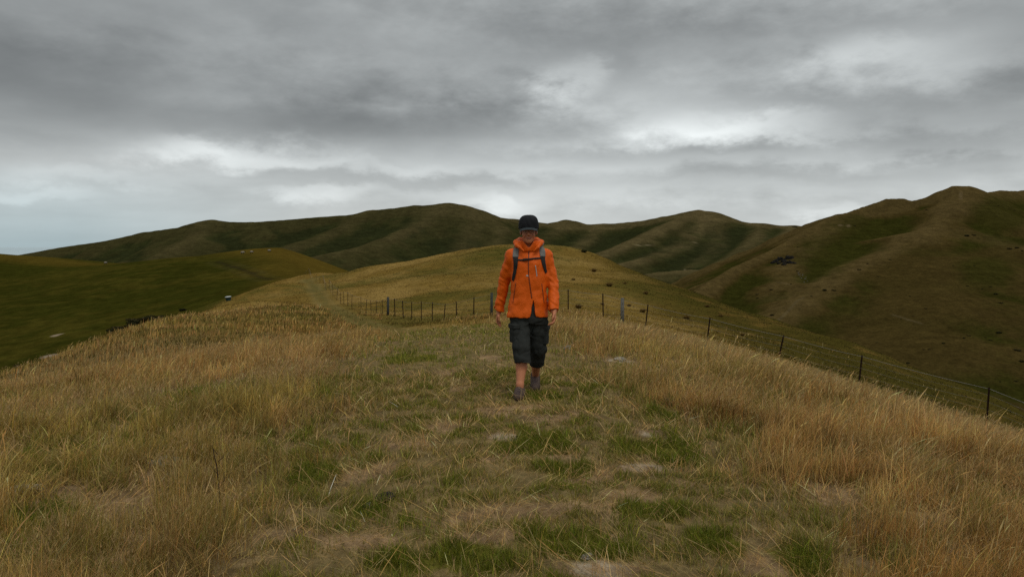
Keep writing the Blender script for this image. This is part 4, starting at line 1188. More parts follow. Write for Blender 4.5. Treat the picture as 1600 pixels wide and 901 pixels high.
# ---------------------------------------------------------------- the walker: bodies and clothes as distance fields, skinned by surface nets
class Field:
    def __init__(s, lo, hi, h):
        s.lo = np.array(lo, float); s.h = h
        s.n = np.ceil((np.array(hi) - s.lo) / h).astype(int) + 1
        s.ax = [s.lo[i] + h * np.arange(s.n[i]) for i in range(3)]
        s.D = np.full(tuple(s.n), 0.5, np.float32)

    def blk(s, lo, hi):
        a = np.clip(np.floor((np.asarray(lo) - s.lo) / s.h).astype(int), 0, s.n - 1); b = np.clip(np.ceil((np.asarray(hi) - s.lo) / s.h).astype(int) + 1, 1, s.n)
        sl = tuple(slice(a[i], b[i]) for i in range(3))
        g = np.meshgrid(*[s.ax[i][sl[i]] for i in range(3)], indexing='ij', sparse=True)
        return sl, g

    def put(s, sl, d, k=0.0, op='u'):
        A = s.D[sl]
        if op == 'u':
            if k > 0:
                h = np.clip(0.5 + 0.5 * (A - d) / k, 0, 1); s.D[sl] = A + (d - A) * h - k * h * (1 - h)
            else: s.D[sl] = np.minimum(A, d)
        elif op == 's':
            if k > 0:
                h = np.clip(0.5 - 0.5 * (A + d) / k, 0, 1); s.D[sl] = A + (-d - A) * h + k * h * (1 - h)
            else: s.D[sl] = np.maximum(A, -d)
        elif op == 'i': s.D[sl] = np.maximum(A, d)

    def cone(s, a, b, ra, rb, k=0.0, op='u', flat=None, cut=None):
        a = np.asarray(a, float); b = np.asarray(b, float); m = max(ra, rb) + 0.05
        sl, (x, y, z) = s.blk(np.minimum(a, b) - m, np.maximum(a, b) + m)
        ab = b - a; t = np.clip(((x - a[0]) * ab[0] + (y - a[1]) * ab[1] + (z - a[2]) * ab[2]) / (ab @ ab + 1e-12), 0, 1)
        dx, dy, dz = x - a[0] - t * ab[0], y - a[1] - t * ab[1], z - a[2] - t * ab[2]
        if flat: dx, dy, dz = dx * flat[0], dy * flat[1], dz * flat[2]
        d = np.sqrt(dx ** 2 + dy ** 2 + dz ** 2) - (ra + t * (rb - ra))
        if cut is not None:                                   # open end: plane through point, normal
            c, nrm = np.asarray(cut[0]), np.asarray(cut[1], float); nrm = nrm / np.linalg.norm(nrm)
            d = np.maximum(d, (x - c[0]) * nrm[0] + (y - c[1]) * nrm[1] + (z - c[2]) * nrm[2])
        s.put(sl, d.astype(np.float32), k, op)

    def chain(s, pts, rad, k=0.02, **kw):
        for i in range(len(pts) - 1): s.cone(pts[i], pts[i + 1], rad[i], rad[i + 1], k, **kw)

    def ell(s, c, r, k=0.0, op='u'):
        c = np.asarray(c, float); r = np.asarray(r, float); m = 0.05
        sl, (x, y, z) = s.blk(c - r - m, c + r + m)
        q = np.sqrt(((x - c[0]) / r[0]) ** 2 + ((y - c[1]) / r[1]) ** 2 + ((z - c[2]) / r[2]) ** 2)
        q2 = np.sqrt(((x - c[0]) / r[0] ** 2) ** 2 + ((y - c[1]) / r[1] ** 2) ** 2 + ((z - c[2]) / r[2] ** 2) ** 2) + 1e-9
        s.put(sl, (q * (q - 1) / q2).astype(np.float32), k, op)

    def rbox(s, c, hx, rr, k=0.0, op='u', rotz=0.0):
        c = np.asarray(c, float); hx = np.asarray(hx, float); m = max(hx) * 1.5 + 0.05
        sl, (x, y, z) = s.blk(c - m, c + m)
        X_, Y_ = x - c[0], y - c[1]; ca, sa = math.cos(rotz), math.sin(rotz)
        X_, Y_ = ca * X_ + sa * Y_, -sa * X_ + ca * Y_
        qx, qy, qz = np.abs(X_) - hx[0] + rr, np.abs(Y_) - hx[1] + rr, np.abs(z - c[2]) - hx[2] + rr
        d = np.sqrt(np.maximum(qx, 0) ** 2 + np.maximum(qy, 0) ** 2 + np.maximum(qz, 0) ** 2) + np.minimum(np.maximum(np.maximum(qx, qy), qz), 0) - rr
        s.put(sl, d.astype(np.float32), k, op)

    def loft(s, lev, k=0.0):
        """levels (z, cx, cy, half width, half depth)"""
        lev = np.array(lev); zs = lev[:, 0]; o_ = np.argsort(zs); lev = lev[o_]; zs = lev[:, 0]
        lo = [min(lev[:, 1] - lev[:, 3]) - .06, min(lev[:, 2] - lev[:, 4]) - .06, zs[0] - .02]; hi = [max(lev[:, 1] + lev[:, 3]) + .06, max(lev[:, 2] + lev[:, 4]) + .06, zs[-1] + .02]
        sl, (x, y, z) = s.blk(lo, hi)
        cx, cy, a, b = [np.interp(z, zs, lev[:, i]) for i in (1, 2, 3, 4)]
        d = (((np.abs(x - cx) / a) ** 2.3 + (np.abs(y - cy) / b) ** 2.3) ** (1 / 2.3) - 1) * np.minimum(a, b)
        d = np.maximum(d, np.maximum(zs[0] - z, z - zs[-1]))
        s.put(sl, d.astype(np.float32), k)

    def at(s, p):
        i = np.clip(np.round((np.asarray(p) - s.lo) / s.h).astype(int), 1, s.n - 2); return i

    def grad(s, p):
        i, j, k = s.at(p); D = s.D
        g = np.array([D[i + 1, j, k] - D[i - 1, j, k], D[i, j + 1, k] - D[i, j - 1, k], D[i, j, k + 1] - D[i, j, k - 1]], float)
        return g / (np.linalg.norm(g) + 1e-9)

    def front(s, x, z):
        """first surface met coming from the camera side"""
        i = s.at((x, s.lo[1], z)); col = s.D[i[0], :, i[2]]
        j = np.nonzero(col < 0)[0]
        if not len(j) or j[0] == 0: return None
        j = j[0]; t = col[j - 1] / (col[j - 1] - col[j]); return s.ax[1][j - 1] + t * s.h

    def topz(s, x, y):
        i = s.at((x, y, s.lo[2])); col = s.D[i[0], i[1], :]; j = np.nonzero(col < 0)[0]
        return s.ax[2][j[-1]] if len(j) else None

    def mesh(s):
        D = s.D; S = D < 0; n = D.shape
        cnt = np.zeros(tuple(q - 1 for q in n), np.int8)
        for a in (0, 1):
            for b in (0, 1):
                for c_ in (0, 1): cnt += S[a:n[0] - 1 + a, b:n[1] - 1 + b, c_:n[2] - 1 + c_]
        act = np.argwhere((cnt > 0) & (cnt < 8)); vid = np.full(cnt.shape, -1, np.int32); vid[tuple(act.T)] = np.arange(len(act))
        corner = {}
        for a in (0, 1):
            for b in (0, 1):
                for c_ in (0, 1): corner[(a, b, c_)] = D[act[:, 0] + a, act[:, 1] + b, act[:, 2] + c_].astype(float)
        acc = np.zeros((len(act), 3)); num = np.zeros(len(act))
        for ax in range(3):
            for u in (0, 1):
                for w in (0, 1):
                    p0 = [u, w]; p0.insert(ax, 0); p1 = [u, w]; p1.insert(ax, 1)
                    d0, d1 = corner[tuple(p0)], corner[tuple(p1)]; mk = (d0 < 0) != (d1 < 0)
                    t = np.where(mk, d0 / np.where(mk, d0 - d1, 1), 0); pt = np.tile(np.array(p0, float), (len(act), 1)); pt[:, ax] = t
                    acc += pt * mk[:, None]; num += mk
        V = s.lo + s.h * (act + acc / num[:, None])
        F = []
        for ax in range(3):
            o1, o2 = [(1, 2), (2, 0), (0, 1)][ax]
            A = np.take(S, range(n[ax] - 1), ax); B = np.take(S, range(1, n[ax]), ax)
            e = np.argwhere(A != B); ok = (e[:, o1] > 0) & (e[:, o2] > 0) & (e[:, o1] < n[o1] - 1) & (e[:, o2] < n[o2] - 1); e = e[ok]
            flip = ~A[tuple(e.T)]
            q = []
            for u, w in ((0, 0), (-1, 0), (-1, -1), (0, -1)):
                c_ = e.copy(); c_[:, o1] += u; c_[:, o2] += w; q.append(vid[tuple(c_.T)])
            q = np.stack(q, 1); q[flip] = q[flip][:, ::-1]; F.append(q)
        return V, np.concatenate(F)


def relax(V, F, it=2, lam=0.5):
    """a little Laplacian smoothing"""
    e = np.concatenate([F[:, [0, 1]], F[:, [1, 2]], F[:, [2, 3]], F[:, [3, 0]]]); e = np.concatenate([e, e[:, ::-1]])
    deg = np.bincount(e[:, 0], minlength=len(V))[:, None]
    for _ in range(it):
        s = np.stack([np.bincount(e[:, 0], V[e[:, 1], i], minlength=len(V)) for i in range(3)], 1)
        V = V + lam * (s / np.maximum(deg, 1) - V)
    return V


def pt(px, row, Y): return P(px, row, Y)


ROOT = np.array([0.15, 7.5, 0.0])
person = empty('person', ROOT)
tag(person, 'person in orange rain jacket, dark three-quarter trousers and black cap, walking up the strip', 'person')


def skin_obj(name, fld, mat, parent, it=2, col=None, root=ROOT):
    V, F = fld.mesh(); V = relax(V, F, it)
    c_ = col(V) if col else None
    return link(name, mesh_np(name, V - root, F, True, c_), mat, parent)


# ----- materials
def cloth_mat(name, col, rough, spec, bump, bsc, var=0.10, sheen=0.0, attr=False): return simple_mat(name, col, rough, spec, var=var, nscale=9, bump=bump, bscale=bsc, sheen=sheen, attr=attr)


m_skin = simple_mat('skin', (0.4, 0.2, 0.13), 0.55, 0.35, var=0.07, nscale=40, bump=0.08, bscale=400, attr=True)
m_jacket = cloth_mat('orange_shell_fabric', (0.68, 0.105, 0.0035), 0.55, 0.2, 0.35, 55, 0.08)
m_trous = cloth_mat('dark_trouser_cotton', (0.031, 0.033, 0.030), 0.9, 0.05, 0.35, 60, 0.22)
m_cap = cloth_mat('black_cap_cotton', (0.0075, 0.008, 0.0095), 0.8, 0.25, 0.3, 200, 0.2)
m_visor = cloth_mat('dark_visor', (0.026, 0.034, 0.036), 0.6, 0.3, 0.1, 200, 0.1)
m_shoe = cloth_mat('brown_walking_shoe', (0.080, 0.053, 0.042), 0.85, 0.25, 0.5, 120, 0.35)
m_sole = cloth_mat('shoe_sole', (0.018, 0.016, 0.016), 0.85, 0.2, 0.4, 90, 0.2)
m_lace = cloth_mat('shoe_lace', (0.12, 0.09, 0.09), 0.9, 0.1, 0.1, 90)
m_strapg = cloth_mat('grey_strap', (0.17, 0.165, 0.15), 0.85, 0.2, 0.3, 160, 0.12)
m_strapd = cloth_mat('dark_strap', (0.022, 0.021, 0.020), 0.8, 0.2, 0.3, 160, 0.12)
m_pack = cloth_mat('dark_pack_fabric', (0.045, 0.045, 0.045), 0.8, 0.2, 0.3, 120, 0.15)
m_zip = cloth_mat('dark_zip', (0.16, 0.030, 0.006), 0.5, 0.4, 0.1, 90)
m_pull = cloth_mat('pale_reflective_tape', (0.42, 0.40, 0.36), 0.4, 0.5, 0.05, 90)
m_inner = cloth_mat('dark_jacket_lining', (0.020, 0.014, 0.012), 0.9, 0.1, 0.1, 90)
m_hair = cloth_mat('fair_hair', (0.115, 0.075, 0.040), 0.65, 0.4, 0.6, 300, 0.4)

# ----- joints
HC = P(826, 361.5, 7.45)                                       # middle of the head
SHL, ELL, WRL = pt(799, 398, 7.50), pt(788, 439, 7.57), pt(780, 484, 7.60)
SHR, ELR, WRR = pt(853.5, 398, 7.50), pt(864, 441, 7.49), pt(865.5, 484, 7.36)
HIPL, KNL, HEML, CAL, ANL = pt(813, 496, 7.50), pt(814.5, 542, 7.36), pt(816.5, 567, 7.34), pt(814.5, 578, 7.345), pt(812.5, 602, 7.29)
HIPR, KNR, HEMR, CAR, ANR = pt(840.5, 496, 7.50), pt(841, 544, 7.54), pt(838.5, 568, 7.66), pt(837.5, 575, 7.72), pt(836.5, 590, 7.90)
gL = float(H(0.06, 7.2)); gR = float(H(0.24, 7.75))

# ----- body
bd = Field((-0.24, 7.02, -0.02), (0.52, 8.02, 1.78), 0.0045)
h = HC
def hp(x, y, z): return (h[0] + x, h[1] + y, h[2] + z)
bd.ell(hp(0, .018, .035), (.074, .095, .100))
bd.ell(hp(0, -.032, -.043), (.055, .058, .076), .03)
bd.ell(hp(0, -.066, -.094), (.023, .022, .022), .03)
for s in (-1, 1):
    bd.ell(hp(.036 * s, -.062, -.034), (.026, .024, .022), .02)
    bd.ell(hp(.030 * s, -.098, -.004), (.017, .014, .010), .012, 's')
    bd.ell(hp(.030 * s, -.074, -.004), (.0135, .0135, .0125), .002)
    bd.ell(hp(.028 * s, -.084, .014), (.022, .010, .006), .008)
    bd.ell(hp(.077 * s, .008, -.006), (.009, .019, .031), .008)
    bd.cone(hp(.012 * s, -.096, -.034), hp(.010 * s, -.100, -.036), .008, .007, .006)
bd.cone(hp(0, -.085, .012), hp(0, -.110, -.030), .008, .0125, .010)
bd.ell(hp(0, -.086, -.062), (.026, .010, .0065), .006); bd.ell(hp(0, -.084, -.073), (.021, .010, .0065), .006)
bd.cone(hp(0, .018, -.05), hp(0, .035, -.21), .053, .060, .03)
NB = np.array(hp(0, .035, -.20))
bd.loft([(0.84, .163, 7.50, .145, .10), (1.05, .165, 7.50, .135, .09), (1.28, .163, 7.50, .145, .095), (1.38, .163, 7.50, .13, .07), (1.42, .163, 7.5, .06, .055)], .03)
for S_, E_, W_ in ((SHL, ELL, WRL), (SHR, ELR, WRR)):
    bd.chain([NB - [0, 0, .03], S_ + [0, 0, -.01], E_, W_, W_ + (W_ - E_) * 0.10], [.045, .048, .036, .026, .024], .02)
for Hh_, K_, Ca, An in ((HIPL, KNL, CAL, ANL), (HIPR, KNR, CAR, ANR)):
    bd.chain([Hh_ + [0, 0, .06], Hh_, K_], [.085, .08, .057], .03)
bd.chain([KNL, CAL + [0.002, .012, .03], ANL + [0, 0, .01], ANL + [0, -.01, -.05]], [.054, .053, .034, .034], .02)
bd.chain([KNR, CAR + [0, .01, .03], ANR + [0, 0, .01], ANR + [0, -.03, -.04]], [.054, .047, .033, .033], .02)
bd.cone(ANL + [0, -.02, -.06], (.062, 7.16, gL + .045), .034, .028, .02); bd.cone(ANR + [0, -.03, -.05], (.237, 7.74, gR + .045), .032, .028, .02)


def hand(W, E, inward, fwd_tilt, curl):
    """palm of four rays, fingers of three joints, thumb from the side of the palm; fingers hang down, thumb to the front"""
    d = W - E; d = d / np.linalg.norm(d); d = d + np.array([0, fwd_tilt, 0]); d /= np.linalg.norm(d)
    n_ = np.array([inward, -0.25, 0.0]); n_ = n_ - (n_ @ d) * d; n_ /= np.linalg.norm(n_)         # palm side
    f = np.cross(d, n_); f = f if f[1] < 0 else -f
    o_ = W + d * 0.012
    loc = lambda a, b, c_: o_ + d * a + f * b + n_ * c_
    for b, ln in ((.029, .92), (.010, 1.0), (-.010, .95), (-.028, .76)):
        kn = loc(.082 - abs(b) * 0.18, b, 0.0)
        bd.cone(loc(0, b * 0.55, 0), kn, .0150, .0118, .010)
        p = kn; ang = curl[0]
        for ll, r0_, r1_, add in ((.042, .0098, .0090, curl[1]), (.026, .0090, .0082, curl[2]), (.021, .0082, .0068, 0)):
            q = p + (d * math.cos(ang) + n_ * math.sin(ang)) * ll * ln + f * (b * 0.02)
            bd.cone(p, q, r0_, r1_, .002); p = q; ang += add
    t0, t1, t2, t3 = loc(.014, .018, .006), loc(.045, .046, .016), loc(.074, .052, .026), loc(.096, .046, .034)
    bd.cone(t0, t1, .0155, .0125, .010); bd.cone(t1, t2, .0115, .0102, .003); bd.cone(t2, t3, .0102, .0080, .002)


hand(WRL, ELL, 1, 0.10, (0.25, 0.5, 0.4)); hand(WRR, ELR, -1, 0.15, (0.35, 0.6, 0.45))
sl, g3 = bd.blk((-1, 7, -1), (1, 9, 3))


def skin_col(V):
    q = V - h; n = len(V)
    base = np.array([0.48, 0.185, 0.088]); c_ = np.tile(base, (n, 1))
    face = (V[:, 2] > h[2] - .13)
    ch = np.exp(-(((np.abs(q[:, 0]) - .036) / .02) ** 2 + ((q[:, 2] + .035) / .022) ** 2)) * (q[:, 1] < -.04) * face
    c_ = mixc(c_, np.array([0.36, 0.125, 0.075]), ch * .6)
    zl = q[:, 2] + .0680 - 0.007 * (q[:, 0] / .026) ** 2
    c_ = mixc(c_, np.array([0.27, 0.075, 0.055]), np.exp(-(zl / .0085) ** 2 - (q[:, 0] / .026) ** 4) * (q[:, 1] < -.07))
    c_ = mixc(c_, np.array([0.09, 0.03, 0.022]), np.exp(-(zl / .0025) ** 2 - (q[:, 0] / .027) ** 4) * (q[:, 1] < -.07) * .8)
    for s in (-1, 1):
        dd = np.hypot((q[:, 0] - .030 * s) / .013, (q[:, 2] + .004) / .0065)
        c_[(dd < 1) & (q[:, 1] < -.07)] = (0.42, 0.33, 0.28)
        c_[(np.hypot(q[:, 0] - .030 * s, q[:, 2] + .004) < .0055) & (q[:, 1] < -.07)] = (0.07, 0.05, 0.04)
        br = (np.abs(q[:, 0] - .031 * s) < .020) & (np.abs(q[:, 2] - .0155 + 12 * (q[:, 0] - .031 * s) ** 2) < .0038) & (q[:, 1] < -.06)
        c_[br] = (0.24, 0.12, 0.06)
    ear = (np.abs(q[:, 0]) > .072) & face & (np.abs(q[:, 2]) < .05)
    c_[ear] = (0.36, 0.16, 0.10)
    return c_


skin_obj('body', bd, m_skin, person, 1, skin_col)

# ----- hair under the cap: thin close shell behind the ears and on the nape
hf = Field(hp(-.11, -.10, -.14), hp(.11, .15, .16), 0.005)
hf.ell(hp(0, .022, .033), (.080, .099, .104))
sl, (x_, y_, z_) = hf.blk(hp(-.2, -.2, -.2), hp(.2, .2, .2))
hf.put(sl, (-(y_ - (h[1] - .020) + 0.25 * (z_ - h[2]) + 0 * x_)).astype(np.float32) * np.ones_like(hf.D), 0, 'i')
hf.put(sl, ((h[2] - .085 - z_) + 0 * x_ + 0 * y_).astype(np.float32) * np.ones_like(hf.D), 0, 'i')
for s in (-1, 1):
    hf.ell(hp(.080 * s, .004, -.010), (.012, .018, .030), .004, 's')
    hf.cone(hp(.0765 * s, -.030, .020), hp(.0755 * s, -.030, -.018), .006, .003, .004)
hf.D += 0.0015 * np.sin((x_ - h[0]) * 900 + (y_ - h[1]) * 400 + 0 * z_).astype(np.float32)
skin_obj('hair', hf, m_hair, person, 1)

# ----- cap
cf_ = Field(hp(-.12, -.12, -.02), hp(.12, .16, .18), 0.004)
sl, (x_, y_, z_) = cf_.blk(hp(-.2, -.2, -.2), hp(.2, .2, .2))
def sup(a, b, c_, cz, p): return ((np.abs((x_ - h[0]) / a) ** p + np.abs((y_ - h[1] - .014) / b) ** p + np.abs((z_ - h[2] - cz) / c_) ** p) ** (1 / p) - 1) * min(a, b, c_)
cf_.put(sl, np.maximum(sup(.0985, .115, .127, .032, 2.9), -sup(.086, .103, .112, .025, 2.9)).astype(np.float32))
sl, (x_, y_, z_) = cf_.blk(hp(-.2, -.2, -.2), hp(.2, .2, .2))
cf_.put(sl, ((h[2] + .024 - 0.05 * (y_ - h[1]) - z_) + 0 * x_).astype(np.float32) * np.ones_like(cf_.D), 0, 'i')
th_ = np.arctan2(x_ - h[0], y_ - h[1]); cf_.D += (0.0012 * np.exp(-(np.sin(th_ * 3) / .10) ** 2)).astype(np.float32) + 0 * z_.astype(np.float32) + (0.0012 * np.sin(60 * (z_ - h[2]) + 5 * np.sin(3 * th_))).astype(np.float32)
cap = skin_obj('cap', cf_, m_cap, person, 1)
mb = MB(); nu, nv = 22, 8; top_, bot_ = [], []
for j in range(nv + 1):
    for i in range(nu + 1):
        u = -1 + 2 * i / nu; v_ = j / nv
        xx = .090 * u * (1 - .08 * v_); yy = -.094 * math.sqrt(1 - .72 * u * u) + .004 - .074 * v_ * (1 - abs(u) ** 3.2) ** 0.6
        zz = .040 - .024 * v_ - .014 * u * u * (0.4 + .6 * v_)
        top_.append(np.array(hp(xx, yy, zz))); bot_.append(np.array(hp(xx, yy + .001, zz - .0045)))
mid_ = len(top_); F = []
for j in range(nv):
    for i in range(nu):
        a = j * (nu + 1) + i; F.append((a, a + 1, a + nu + 2, a + nu + 1)); F.append((mid_ + a, mid_ + a + nu + 1, mid_ + a + nu + 2, mid_ + a + 1))
for i in range(nu):
    a = nv * (nu + 1) + i; F.append((a, a + 1, mid_ + a + 1, mid_ + a)); F.append((i, mid_ + i, mid_ + i + 1, i + 1))
for j in range(nv):
    a = j * (nu + 1); b = a + nu; F.append((a, a + nu + 1, mid_ + a + nu + 1, mid_ + a)); F.append((b, mid_ + b, mid_ + b + nu + 1, b + nu + 1))
mb.add(np.array(top_ + bot_) - ROOT, F); mb.build('visor', m_visor, cap, True)
mb = MB(); c0 = np.array(hp(0, .008, .1505)) - ROOT
for i in range(8):
    a0_, a1_ = i * math.pi / 4, (i + 1) * math.pi / 4
mb.tube([c0 + [0, 0, -.006], c0 + [0, 0, .001], c0 + [0, 0, .004]], [.010, .009, .004], 12); mb.build('button', m_cap, cap, True)

# ----- trousers
tf = Field((-.10, 7.15, 0.22), (0.42, 7.85, 1.02), 0.005)
tf.loft([(0.98, .163, 7.50, .160, .110), (0.86, .163, 7.50, .172, .120), (0.76, .163, 7.50, .180, .122), (0.70, .165, 7.50, .175, .115)], .02)
def leg(Hp, Kn, He, r0_, r1_, r2_):
    ax = He - Kn; ax /= np.linalg.norm(ax)
    tf.cone(Hp + [0, 0, -.02], Kn, r0_, r1_, .035); tf.cone(Kn, He + ax * .08, r1_, r2_, .02, cut=(He, ax))
leg(HIPL, KNL, HEML, .098, .084, .080); leg(HIPR, KNR, HEMR, .098, .084, .072)
sl, (x_, y_, z_) = tf.blk((-1, 6, -1), (1, 9, 3))
fold = gnoise(x_[:, 0, 0][:, None] * 14 + z_[0, 0][None, :] * 6, z_[0, 0][None, :] * 17 - x_[:, 0, 0][:, None] * 8, 701)[:, None, :] + 0 * y_
tf.D += (0.0060 * np.clip(1 - 2.2 * np.abs(gnoise(x_[:, 0, 0][:, None] * 9 + z_[0, 0][None, :] * 5, z_[0, 0][None, :] * 9 - x_[:, 0, 0][:, None] * 9, 703)), 0, 1) ** 2)[:, None, :].astype(np.float32)
fold2 = gnoise(y_[0, :, 0][:, None] * 13 + z_[0, 0][None, :] * 5, z_[0, 0][None, :] * 15, 702)[None]
tf.D += (0.0055 * fold + 0.0045 * fold2).astype(np.float32)
# hollow at the hems
for Kn, He, r in ((KNL, HEML, .070), (KNR, HEMR, .062)):
    ax = He - Kn; ax /= np.linalg.norm(ax); tf.cone(He - ax * .05, He + ax * .05, r, r, 0.004, 's')
trous = skin_obj('trousers', tf, m_trous, person, 1)


def pocket(px, row, Y, hx, side, rotz):
    c_ = pt(px, row, Y)
    f_ = Field(c_ - .14, c_ + .14, 0.004); f_.rbox(c_, hx, .018, rotz=rotz)
    f_.D += (0.004 * gnoise(f_.ax[1] * 30, f_.ax[1] * 0 + 3, 711)[None, :, None] + 0.004 * gnoise(f_.ax[2] * 28, f_.ax[2] * 0 + 1, 713)[None, None, :]).astype(np.float32)
    pk = skin_obj('cargo_pocket', f_, m_trous, trous, 1)
    f2 = Field(c_ - .16, c_ + .16, 0.004); f2.rbox(c_ + np.array([.004 * side, 0, hx[2] * 0.78]), (hx[0] + .005, hx[1] + .005, hx[2] * .26), .010, rotz=rotz)
    o2 = skin_obj('pocket_flap', f2, m_trous, trous, 1)


pocket(803.5, 521, 7.40, (.028, .075, .092), -1, 0.35)
pocket(852.5, 523, 7.53, (.026, .075, .090), 1, -0.2)
for He, Kn, r in ((HEML, KNL, .0815), (HEMR, KNR, .0735)):
    ax = He - Kn; ax /= np.linalg.norm(ax); u_ = np.cross(ax, [0, 1, 0]); u_ /= np.linalg.norm(u_); w_ = np.cross(ax, u_)
    mb = MB(); ring = [He - ax * .022 - ROOT + r * (math.cos(a) * u_ + math.sin(a) * w_) for a in np.linspace(0, 2 * math.pi, 41)]
    mb.tube(ring, .0022, 5, cap=False); mb.build('hem_seam', m_trous, trous, True)

# ----- shoes
def shoe(heel, ball, toe, ank, g, pitch):
    f_ = Field(np.minimum(np.minimum(heel, toe), ank) - .10, np.maximum(np.maximum(heel, toe), ank) + .10, 0.004)
    f_.chain([heel, ball, toe], [.040, .047, .033], .02); f_.cone(heel + [0, -.03, .03], ank, .042, .043, .03); f_.cone(ball + [0, .07, .035], ank + [0, -.02, -.01], .036, .042, .03)
    up = np.array([0, -math.sin(pitch), math.cos(pitch)]); up = up if up[2] > 0 else -up
    sl, (x, y, z) = f_.blk(f_.lo, f_.lo + f_.h * f_.n)
    base = ball - up * .040
    pl = (x - base[0]) * up[0] + (y - base[1]) * up[1] + (z - base[2]) * up[2]
    f_.put(sl, (0.010 - pl).astype(np.float32) * np.ones_like(f_.D), 0, 'i')
    f_.cone(ank + [0, 0, .0], ank + [0, 0, .09], .034, .036, .004, 's')
    f_.D += (0.002 * np.sin(y * 160 + 40 * x) * (pl > .03)).astype(np.float32)
    s_ = skin_obj('shoe', f_, m_shoe, person, 1)
    f2 = Field(f_.lo, f_.lo + f_.h * (f_.n - 1.5), 0.004); assert tuple(f2.n) == tuple(f_.n)
    f2.chain([heel, ball, toe], [.045, .052, .037], .02)
    f2.put(sl, (np.maximum(pl - .014, -pl - .004 + 0.004 * np.sign(np.sin(y * 260)))).astype(np.float32) * np.ones_like(f2.D), 0, 'i')
    skin_obj('sole', f2, m_sole, s_, 0)
    mb = MB()
    for k in range(4):
        c_ = ball + (ank - ball) * (0.15 + 0.2 * k)
        fy = f_.front(c_[0], c_[2] + .03 + .004 * k)
        if fy is None: continue
        yy = fy - .001
        mb.tube([np.array([c_[0] - .022, yy + .008, c_[2] + .030 + .004 * k]) - ROOT, np.array([c_[0], yy, c_[2] + .034 + .004 * k]) - ROOT, np.array([c_[0] + .022, yy + .008, c_[2] + .028 + .004 * k]) - ROOT], .0032, 6)
        lc = mb.build('shoe_lace', m_lace, s_, True); mb = MB()


shoe(np.array([.078, 7.355, gL + .046]), np.array([.064, 7.17, gL + .040]), np.array([.058, 7.105, gL + .036]), ANL + [0, .0, -.055], gL, 0.0)
shoe(np.array([.240, 7.925, gR + .115]), np.array([.236, 7.755, gR + .048]), np.array([.235, 7.695, gR + .032]), ANR + [0, .015, -.03], gR, 0.42)

# ----- jacket
jf = Field((-.24, 7.20, 0.72), (0.54, 7.80, 1.60), 0.0055)
jf.loft([(0.765, .157, 7.50, .204, .145), (0.86, .160, 7.50, .194, .138), (1.03, .166, 7.50, .180, .128), (1.16, .165, 7.49, .178, .126), (1.29, .163, 7.485, .178, .122), (1.36, .163, 7.49, .168, .105), (1.41, .163, 7.495, .110, .085), (1.455, .163, 7.495, .085, .078)], .0)
jf.chain([NB + [0, 0, .02], SHL + [.02, 0, -.005]], [.060, .062], .045); jf.chain([NB + [0, 0, .02], SHR + [-.02, 0, -.005]], [.060, .062], .045)
for S_, E_, W_ in ((SHL, ELL, WRL), (SHR, ELR, WRR)):
    ax = W_ - E_; ax = ax / np.linalg.norm(ax)
    jf.cone(S_ + [0, 0, -.012], E_, .066, .056, .03); jf.cone(E_, W_ + ax * .06, .056, .047, .015, cut=(W_ + ax * .005, ax)); jf.cone(W_ - ax * .035, W_ + ax * .06, .049, .050, .006, cut=(W_ + ax * .004, ax))
# stand-up collar, wide at the sides, and the rolled hood round its back
sl, (x_, y_, z_) = jf.blk((h[0] - .2, h[1] - .2, 1.36), (h[0] + .2, h[1] + .28, 1.6))
cz = 1.485 + 0.10 * (y_ - h[1] - .03)
el_ = np.sqrt(((x_ - h[0] - .002) / .100) ** 2 + ((y_ - h[1] - .035) / .092) ** 2) - 1 + 0.5 * (cz - z_)
col_ = np.maximum(np.abs(el_ * .095) - .013, np.abs(z_ - 1.455 - .05 * (y_ - h[1])) - .052)
jf.put(sl, col_.astype(np.float32), .012)
for s in (-1, 1):                                               # hood bunched at the sides, lower and more open on her right
    jf.chain([(h[0] + .112 * s, h[1] - .020, 1.470 + .010 * s), (h[0] + .120 * s, h[1] + .04, 1.490), (h[0] + .08 * s, h[1] + .13, 1.505), (h[0], h[1] + .155, 1.50)], [.022, .030, .034, .036], .012)
    jf.chain([(h[0] + .112 * s, h[1] - .020, 1.470 + .010 * s), (h[0] + .085 * s, h[1] - .075, 1.440), (h[0] + .045 * s, h[1] - .092, 1.405)], [.020, .015, .010], .012)
jf.ell((h[0] - .118, h[1] - .028, 1.500), (.017, .022, .015), .006, 's'); jf.ell((h[0] + .112, h[1] - .030, 1.515), (.012, .018, .010), .006, 's')
# open two-way zip below: a narrow inverted V in the front
sl, (x_, y_, z_) = jf.blk((-.1, 7.2, .70), (.4, 7.47, .99))
wv = np.interp(z_, [.74, .96], [.030, -.004]); jf.put(sl, (np.abs(x_ - .197 - 0.05 * (z_ - .75)) - wv + 0 * y_).astype(np.float32), .006, 's')
# folds: long diagonal drapes on the body, tight creases round elbows and cuffs
ax0, ay0, az0 = jf.ax
xz = gnoise(ax0[:, None] * 9 + az0[None, :] * 5.5, az0[None, :] * 6.5 - ax0[:, None] * 6, 721) + .6 * gnoise(ax0[:, None] * 17 - az0[None, :] * 8, az0[None, :] * 12, 722)
yz = gnoise(ay0[:, None] * 9 + az0[None, :] * 6, az0[None, :] * 9, 723)
arm = np.where((ax0 < -.035) | (ax0 > .36), 1.0, 0.0)[:, None]
cr_ = gnoise(ax0[:, None] * 14 + az0[None, :] * 5, az0[None, :] * 27 + ax0[:, None] * 16, 724) * arm * (0.35 + 1.1 * np.exp(-((az0 - 1.10) / .08) ** 2) + 1.3 * np.exp(-((az0 - .90) / .05) ** 2))[None]
crn = (1 - np.abs(cr_)) * arm
neckz = (1 - 0.8 * sstep(1.40, 1.44, az0))[None]
